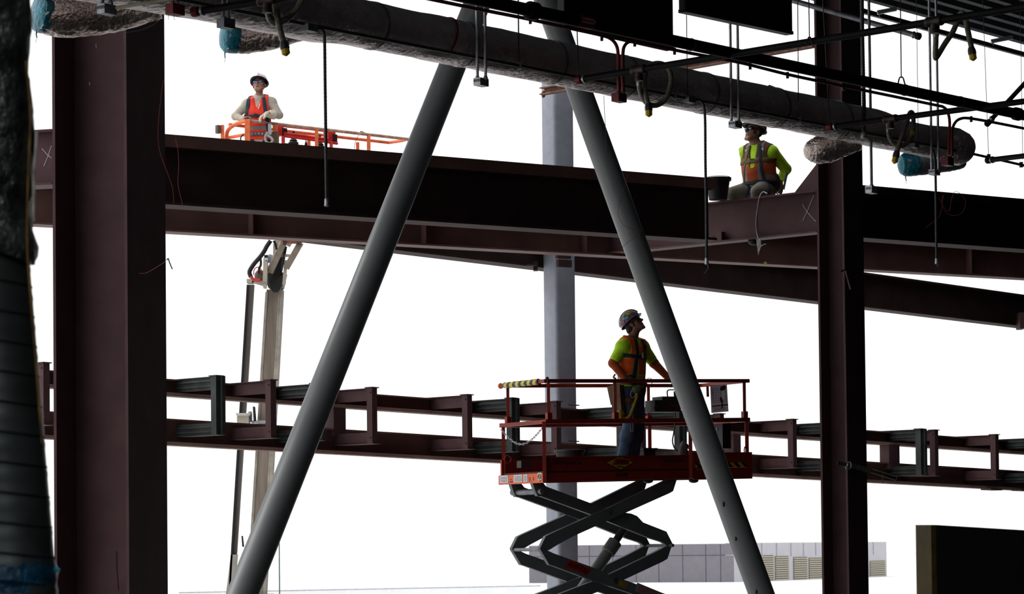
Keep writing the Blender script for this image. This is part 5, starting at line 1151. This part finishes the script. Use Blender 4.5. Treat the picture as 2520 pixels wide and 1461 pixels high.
for S, hd_ in (('R', hdR), ('L', hdL)): surf('work_glove', [p for p in hd_]+[cone(J['wr'+S]-(J['wr'+S]-J['el'+S]).normalized()*.03, J['wr'+S], .036, .03, .01)], .004, .005, gloved, W3, b3)
def pouch(name, px, py, dy, w, h, mt, rot=0): return MB().cbox(w3(px, py, dy), r3.cross(V(0, 0, 1))*w*.5, r3*.05, V(rot, 0, 1)*h*.5).build(name, mt, W3, sharp=30)
pouch('tool_pouch', 1522, 985, -.17, .13, .36, leather, -.06); pouch('tool_pouch', 1511, 973, -.08, .08, .22, leather, -.2)
MB().ball(w3(1527, 1020, -.2), (.05, .05, .08), 12).build('yellow_rope_bundle', M('rope yellow', (.3, .22, .01), .8, nz=30, amt=.5, bump=.6), W3)
lan = MB(); lan.tube(spline([w3(x, y, -.2) for x, y in ((1566, 955), (1567, 975), (1562, 992), (1555, 1010), (1550, 1022), (1540, 1030), (1528, 1030))]), .018, 8); lan.build('yellow_lanyard', M('lanyard', (.35, .25, .012), .7, nz=40, amt=.4), W3)
MB().ball(w3(1567, 958, -.2), (.06, .03, .055), 12).build('tape_reel', M('reel', (.09, .09, .05), .5), W3)
hk = MB(); hk.tube(spline([w3(x, y, -.2) for x, y in ((1555, 960), (1552, 972), (1558, 978), (1564, 972), (1562, 960))]), .008, 6); hk.build('snap_hook', galv_dark, W3)
for x0, x1 in ((1547, 1552), (1556, 1557)): MB().tube([w3(x0, 985, -.17), w3(x1+1, 1062, -.17)], .009, 6).build('spud_wrench', galv_dark, W3)
MB().ball(w3(1548, 985, -.16), (.06, .04, .05), 10).build('bolt_bag', leather, W3)
MB().tube([w3(1598, 938, -.1)+(V(1, 0, 0)*math.cos(g)+V(0, 0, 1)*math.sin(g))*.038 for g in [k*math.pi/8 for k in range(17)]], .004, 5).build('belt_ring', M('brass ring', (.2, .17, .08), .4, metal=.6), W3)
MB().tube(spline([w3(x, y, -.15) for x, y in ((1514, 920), (1510, 928), (1515, 932), (1511, 940), (1510, 946))]), .012, 6).build('strap_tail', strapo, W3)
hh, hcp = hardhat(W3, HP3, HA3, 1.04, [M('worn purple hat', (.14, .11, .16), .3, nz=12, amt=.3)], .014, .010)
def hatpt(a, e, out=.0): # a: azimuth from the front towards the right side, e: elevation
    s_, f, u = HA3; q = f*.131*math.cos(a)*math.cos(e)+s_*.1145*math.sin(a)*math.cos(e)+u*(.118*math.sin(e)); return hcp+u*.012+q*(1+out)
def sticker(a, e, r, mt, nm, out=.035, sq=False, n=16):
    s_, f, u = HA3; c_ = hatpt(a, e, out); nn = (c_-hcp).normalized(); t1 = nn.cross(u).normalized(); t2 = nn.cross(t1)
    if sq: pts = [c_+t1*x*r+t2*y*r*.6 for x, y in ((-1, -1), (1, -1), (1, 1), (-1, 1))]
    else: pts = [c_+(t1*math.cos(g)+t2*math.sin(g))*r for g in [2*math.pi*k/n for k in range(n)]]
    o = MB().prism(pts, nn*.003).build(nm, mt, hh); return c_+nn*.003, nn, t1, t2
yf = M('sticker yellow', (.62, .5, .015), .5)
c_, nn, t1, t2 = sticker(1.0, .58, .033, yf, 'yellow_sticker')
for q in (-1, 1): MB().ball(c_+t1*.011*q-t2*.008, .005, 8).build('sticker_dot', rubber, hh)
MB().tube([c_+t1*.018*math.cos(g)+t2*.018*math.sin(g) for g in [math.pi*(.1+.8*k/8) for k in range(9)]], .002, 5).build('sticker_line', rubber, hh)
sticker(1.45, .24, .024, M('sticker blue', (.12, .35, .5), .5), 'blue_sticker', sq=True); sticker(2.2, .62, .018, M('sticker pale', (.45, .42, .5), .5), 'pale_sticker'); sticker(2.2, .62, .010, M('sticker dark', (.1, .09, .12), .5), 'pale_sticker', .06)
sticker(2.0, .14, .03, M('sticker brown', (.25, .1, .03), .5), 'brown_sticker', sq=True); sticker(1.75, .42, .022, M('sticker tan', (.3, .25, .24), .5), 'tan_sticker')
surf('hair', sel(pr, 'head')[:1]+[cone(HP3(0, -.07, -.03), HP3(0, -.055, -.075), .055, .04, .02)], .006, .005, hair_m, W3, b3, cuts=[(HP3(0, .0, 0), HA3[1]), (HP3(0, 0, .07), HA3[2])])
glasses(W3, HP3, HA3, .98, rubber)
# ---------------------------------------------------------------- worker sitting on the steel
Y2 = 36.25
def w2(px, py, dy=0.0): return W(px, py, Y2+dy)
f2 = V(-.50, -.866, 0); r2 = V(f2.y, -f2.x, 0)
J = dict(pelvis=w2(1872, 455), chest=w2(1866, 396), neck=w2(1862, 360), shR=w2(1836, 374, .10), shL=w2(1899, 374, -.10), elR=w2(1838, 412, .26), wrR=w2(1856, 446, .34), elL=w2(1934, 416, .08), wrL=w2(1916, 450, .30),
         hipR=w2(1860, 465, .05), hipL=w2(1884, 465, -.05), knR=w2(1801, 477, -.02), knL=w2(1864, 472, -.38), anR=w2(1806, 552, .02), anL=w2(1858, 552, -.33))
for S in 'RL': J['toe'+S] = J['an'+S]+V(-.08, -.12, -.07)
hc2 = w2(1855, 325.5); hf2 = V(-.74, -.56, .34); hu2 = V(.2, .14, .96)
hp, HP2, HA2 = head(hc2, hf2, hu2, 1.14); J['headbase'] = HP2(0, -.02, -.06)
hdR = hand(J['wrR'], V(.3, .5, -.7), V(-.3, -.3, -.6), V(.8, -.5, 0)); hdL = hand(J['wrL'], V(-.2, .5, -.7), V(.3, -.3, -.6), V(-.8, -.4, 0))
pr = body_prims(J, f2, 1.2, (hp, hdR, hdL)); pr.append(cone(J['pelvis']+f2*.03+UP*.06, J['chest'].lerp(J['pelvis'], .45)+f2*.045, .165, .165, .06, 'torso', f=f2, q=.85)); pr.append(cone(J['neck'], J['headbase'], .068, .064, .03, 'neck'))
W2, b2 = person('seated worker in lime long sleeves and orange vest on the steel beam', J, f2, pr, skin)
tor = sel(pr, 'torso', 'pelvis', 'shoulder'); ch2 = J['chest']; neckcut = (J['neck']+V(0, 0, .05), V(-.3, -.45, 1).normalized())
surf('long_sleeve_shirt', sel(pr, 'torso', 'arm', 'fore', 'shoulder', 'pelvis'), .016, .006, lime, W2, b2, cuts=[neckcut, (J['pelvis']+V(0, 0, .0), V(0, 0, -1))])
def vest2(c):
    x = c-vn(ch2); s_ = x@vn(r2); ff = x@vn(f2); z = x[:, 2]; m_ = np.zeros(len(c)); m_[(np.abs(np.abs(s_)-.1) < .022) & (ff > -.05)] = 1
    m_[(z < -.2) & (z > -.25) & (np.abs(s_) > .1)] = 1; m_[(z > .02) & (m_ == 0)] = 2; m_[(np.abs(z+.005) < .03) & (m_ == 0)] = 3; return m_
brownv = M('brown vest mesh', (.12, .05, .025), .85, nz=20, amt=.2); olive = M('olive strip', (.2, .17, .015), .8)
orange2 = M('dark orange vest', (.42, .065, .012), .85, nz=16, amt=.2, bump=.16, bscale=11)  # orange set darker than the standing worker's vest
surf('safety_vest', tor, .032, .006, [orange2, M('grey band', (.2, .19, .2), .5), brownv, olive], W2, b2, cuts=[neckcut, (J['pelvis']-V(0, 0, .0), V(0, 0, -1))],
     subs=arm_holes(J, f2, .105)+[cone(J['neck']+f2*.12+V(0, 0, .02), ch2+f2*.2+V(0, 0, .0), .062, .045, .01), ell(ch2+f2*.175-V(0, 0, .075), (.04, .05, .042), (r2, f2, V(0, 0, 1)), .006)], mfun=vest2)
for q in (-1, 1): band('harness_strap', tor, .04, W2, b2, strapo if q == 1 else strapm, ch2+r2*(.105*q), (r2+V(0, 0, .16*q)).normalized(), .04, cuts=[(J['pelvis'], V(0, 0, -1)), neckcut])
band('chest_strap', tor, .04, W2, b2, leather, ch2-V(0, 0, .02), V(-.05, 0, 1), .042, cuts=[(ch2, -f2)])
MB().tube([HP2(-.018, .087, -.069), HP2(0, .091, -.068), HP2(.018, .087, -.069)], .0045, 6).build('mouth', M('mouth dark', (.06, .015, .012), .5), W2)
MB().cbox(ch2+f2*.165-V(0, 0, .02), r2*.025, f2*.012, V(0, 0, .03)).build('buckle', rubber, W2)
for q in (-1, 1): MB().cbox(ch2+f2*.1+r2*(.11*q)+V(0, 0, .13), r2*.02, f2*.02, V(0, 0, .015)).build('adjuster', galv, W2)
legs = sel(pr, 'thigh', 'calf', 'pelvis')
surf('work_trousers', legs, .018, .006, trousers, W2, b2, cuts=[(J['pelvis']+V(0, 0, .05), V(0, 0, 1))])
for S in 'RL':
    surf('boot', sel(pr, 'foot'+S)+[cone(J['an'+S], J['an'+S]+V(0, 0, .1), .05, .052, .02)], .008, .006, boot, W2, b2)
    a_, b_ = J['hip'+S], J['kn'+S]; band('leg_strap', sel(pr, 'thigh'+S), .024, W2, b2, M('blue webbing', (.03, .06, .12), .7), a_.lerp(b_, .42 if S == 'R' else .5), (b_-a_)+V(.02, 0, .12), .045)
MB().tube([w2(1833, 456, -.05)+(V(1, 0, 0)*math.cos(g)+V(0, 0, 1)*math.sin(g))*.04 for g in [k*math.pi/8 for k in range(17)]], .0035, 5).build('belt_ring', MATS['brass ring'], W2)
MB().tube([w2(1902, 451, -.12)+(V(.8, .3, 0)*math.cos(g)+V(0, 0, 1)*math.sin(g))*.035 for g in [k*math.pi/8 for k in range(17)]], .008, 6).build('side_ring', galv_dark, W2)
pm_ = MB(); pm_.ball(w2(1909, 448, -.08), (.06, .05, .12), 12); pm_.build('tool_pouch', M('pouch dark', (.03, .03, .035), .7), W2)
MB().ball(w2(1921, 460, -.06), (.035, .04, .1), 12).build('tool_pouch', leather, W2)
MB().bar(w2(1928, 466, -.1), w2(1937, 424, -.1), .012, .03).build('spud_wrench', galv_dark, W2)
band('tool_belt', tor, .04, W2, b2, rubber, J['pelvis']+V(0, 0, .015), V(0, 0, 1), .05)
hardhat(W2, HP2, HA2, 1.14, [M('brown hat', (.12, .075, .065), .35, nz=10, amt=.2), rubber], .045, .014)
surf('hair', sel(pr, 'head')[:1], .006, .005, hair_m, W2, b2, cuts=[(HP2(0, -.01, 0), HA2[1]), (HP2(0, 0, .05), HA2[2])])
glasses(W2, HP2, HA2, 1.14)
# ---------------------------------------------------------------- worker in the orange basket
p_ = BP(ba(640, 320, .3), .3, 0); Y1 = p_.y
def w1(px, py, dy=0.0): return W(px, py, Y1+dy)
f1 = V(-.10, -.995, 0); r1 = V(f1.y, -f1.x, 0); fl1 = BO.z-1.10
J = dict(pelvis=w1(637, 342), chest=w1(634, 277), neck=w1(637, 241, -.02), shR=w1(608, 257), shL=w1(668, 252), elR=w1(579, 286, -.03), wrR=w1(600, 293, -.20), elL=w1(687, 283, -.06), wrL=w1(657, 281, -.22),
         hipR=w1(626, 350), hipL=w1(648, 350), knR=w1(625, 420, -.03), knL=w1(649, 420, -.03), anR=w1(624, 480), anL=w1(650, 480))
for S in 'RL': J['an'+S].z = fl1+.085; J['toe'+S] = J['an'+S]+f1*.16-V(0, 0, .05)
hc1 = w1(638, 209.5, -.02); hf1 = V(-.16, -.91, .38); hu1 = V(0, .38, .92)
hp, HP1, HA1 = head(hc1, hf1, hu1, 1.1, .008); J['headbase'] = HP1(0, -.02, -.06)
hdR = hand(J['wrR'], V(.85, -.25, .12), V(.1, -.5, -.8), V(.2, -.8, .3), (.5, .7, .5)); hdL = hand(J['wrL'], V(-.75, -.3, -.35), V(.25, .1, -.9), V(-.3, -.7, .4), (.55, .5, .3), 1.1)
pr = body_prims(J, f1, 1.0, (hp, hdR, hdL))
W1, b1 = person('worker in khaki shirt and red vest leaning on the orange basket rail', J, f1, pr, skin)
tor = sel(pr, 'torso', 'pelvis', 'shoulder'); ch1 = J['chest']; neckcut = (J['neck']+V(0, 0, .03), V(-.1, -.5, 1).normalized())
surf('khaki_shirt', sel(pr, 'torso', 'arm', 'fore', 'shoulder', 'pelvis'), .012, .006, khaki, W1, b1, cuts=[neckcut])
MB().lathe(J['neck']+V(0, 0, -.01), HP1(0, -.02, -.1)-J['neck'], [(.085, -.01), (.078, .03), (.07, .055), (.062, .05), (.07, .0)], 18).build('shirt_collar', khaki, W1)
redv = M('red vest', (.9, .045, .02), .75, nz=16, amt=.12, bump=.16, bscale=11)
def vest1(c):
    x = c-vn(ch1); z = x[:, 2]; m_ = np.zeros(len(c)); m_[(z < -.22) & (z > -.27)] = 1; return m_
surf('safety_vest', tor, .034, .006, [redv, M('grey band', (.2, .19, .2), .5)], W1, b1, cuts=[neckcut, (J['pelvis']-V(0, 0, .02), V(0, 0, -1))],
     subs=arm_holes(J, f1, .125)+[cone(J['neck']+f1*.12+V(0, 0, .03), ch1+f1*.2-V(0, 0, .03), .085, .04, .01)], mfun=vest1)
navy = M('navy harness webbing', (.02, .035, .06), .7)
for q in (-1, 1): band('harness_strap', tor, .044, W1, b1, navy, ch1+r1*(.138*q), (r1+V(0, 0, .14*q)).normalized(), .05, cuts=[(J['pelvis'], V(0, 0, -1)), neckcut])
band('chest_strap', tor, .044, W1, b1, navy, ch1-V(0, 0, .07), V(0, 0, 1), .045)
bk_ = MB(); bk_.cbox(ch1+f1*.165-V(0, 0, .07), r1*.022, f1*.008, V(0, 0, .03)); bk_.build('buckle', rubber, W1)
MB().cbox(ch1+f1*.16-r1*.055+V(0, 0, .07), r1*.008+V(0, 0, -.004), f1*.006, V(0, 0, .04)-r1*.012).build('reflective_tab', white_paper, W1)
surf('work_trousers', sel(pr, 'thigh', 'calf', 'pelvis'), .016, .007, dkjeans, W1, b1, cuts=[(J['pelvis']+V(0, 0, .03), V(0, 0, 1)), (V(0, 0, fl1+.03), V(0, 0, -1))])
for S in 'RL': surf('boot', sel(pr, 'foot'+S)+[cone(J['an'+S]-V(0, 0, .03), J['an'+S]+V(0, 0, .08), .045, .05, .02)], .006, .007, boot, W1, b1, cuts=[(V(0, 0, fl1+.002), V(0, 0, -1))])
TB1 = band('tool_belt', tor, .05, W1, b1, M('belt brown', (.12, .1, .085), .6), J['pelvis']+V(0, 0, .055), V(0, 0, 1), .065)
for k in range(5): MB().lathe(J['pelvis']+V(0, 0, .055)+f1*(.162-.004*(k-2)**2)+r1*(.12-.05*k-.0), f1, [(.014, 0), (.014, .008), (.009, .009), (.009, .002)], 10).build('belt_eyelet', galv, W1)
gv = surf('work_glove', hdL+[cone(J['wrL']+V(0, 0, 0), J['wrL'].lerp(J['elL'], .5), .038, .066, .015)], .005, .005, glovem, W1, b1)
c_ = J['wrL'].lerp(J['elL'], .2)+V(0, -.062, .01); sp_ = []
for k in range(10): g = math.pi/2+k*math.pi/5; r = .022 if k % 2 == 0 else .009; sp_.append(c_+V(math.cos(g)*r, 0, math.sin(g)*r))
MB().prism(sp_, V(0, .03, 0)).build('red_star', M('star red', (.5, .05, .05), .6), W1)
MB().tube(spline([w1(x, y, -.22) for x, y in ((659, 325), (653, 336), (655, 348), (664, 352), (671, 345), (664, 336), (657, 334))]), .018, 8).build('lanyard_loop', M('lanyard grey', (.4, .4, .4), .6, nz=20), W1)
MB().cbox(w1(676, 345, -.05), V(.06, 0, 0), V(0, .06, 0), V(0, 0, .12)).build('tool_pouch', leather, W1)
cbm = MB(); cbm.cbox(w1(664, 318, -.2), V(.025, 0, 0), V(0, .02, 0), V(0, 0, .08)); cbm.build('reflective_strap', refl, W1)
hat1 = [M('white stickered hat', (.55, .5, .58), .35, nz=22, amt=.5), rubber]
h1, hcp1 = hardhat(W1, HP1, HA1, 1.04, hat1, .05, .02)
glasses(W1, HP1, HA1, 1.1)
surf('hair', sel(pr, 'head')[:1], .006, .005, hair_m, W1, b1, cuts=[(HP1(0, -.01, 0), HA1[1]), (HP1(0, 0, .05), HA1[2])])
MB().tube([HP1(-.016, .091, -.071), HP1(0, .095, -.072), HP1(.016, .091, -.071)], .0055, 6).build('mouth', M('mouth dark', (.06, .015, .012), .5), W1)
# ================================================================ light
wd = bpy.data.worlds.new('overcast sky'); SC.world = wd; wd.use_nodes = True; nt = wd.node_tree
bg = nt.nodes['Background']; tc = nt.nodes.new('ShaderNodeTexCoord'); sx = nt.nodes.new('ShaderNodeSeparateXYZ'); cr = nt.nodes.new('ShaderNodeValToRGB')
nt.links.new(tc.outputs['Generated'], sx.inputs[0]); nt.links.new(sx.outputs['Z'], cr.inputs[0])
cr.color_ramp.elements[0].color = (1, 1, 1, 1); cr.color_ramp.elements[1].color = (.92, .95, 1, 1)
nt.links.new(cr.outputs[0], bg.inputs[0]); bg.inputs[1].default_value = 1.35
sl = bpy.data.objects.new('sun', bpy.data.lights.new('sun', 'SUN')); COL.objects.link(sl); sl.data.energy = 1.2; sl.data.angle = math.radians(25); sl.data.color = (1, .97, .93)
sl.rotation_euler = V(.62, -.30, -.72).to_track_quat('-Z', 'Y').to_euler()
SC.view_settings.view_transform = 'Standard'; SC.view_settings.look = 'None'; SC.view_settings.gamma = 1; SC.view_settings.exposure = 0
SC.view_settings.use_curve_mapping = False
SC.render.film_transparent = False
SC.cycles.max_bounces = 5; SC.cycles.use_denoising = True; SC.cycles.caustics_reflective = False; SC.cycles.caustics_refractive = False
for o in list(bpy.data.objects):
    if '_o' in o: del o['_o']
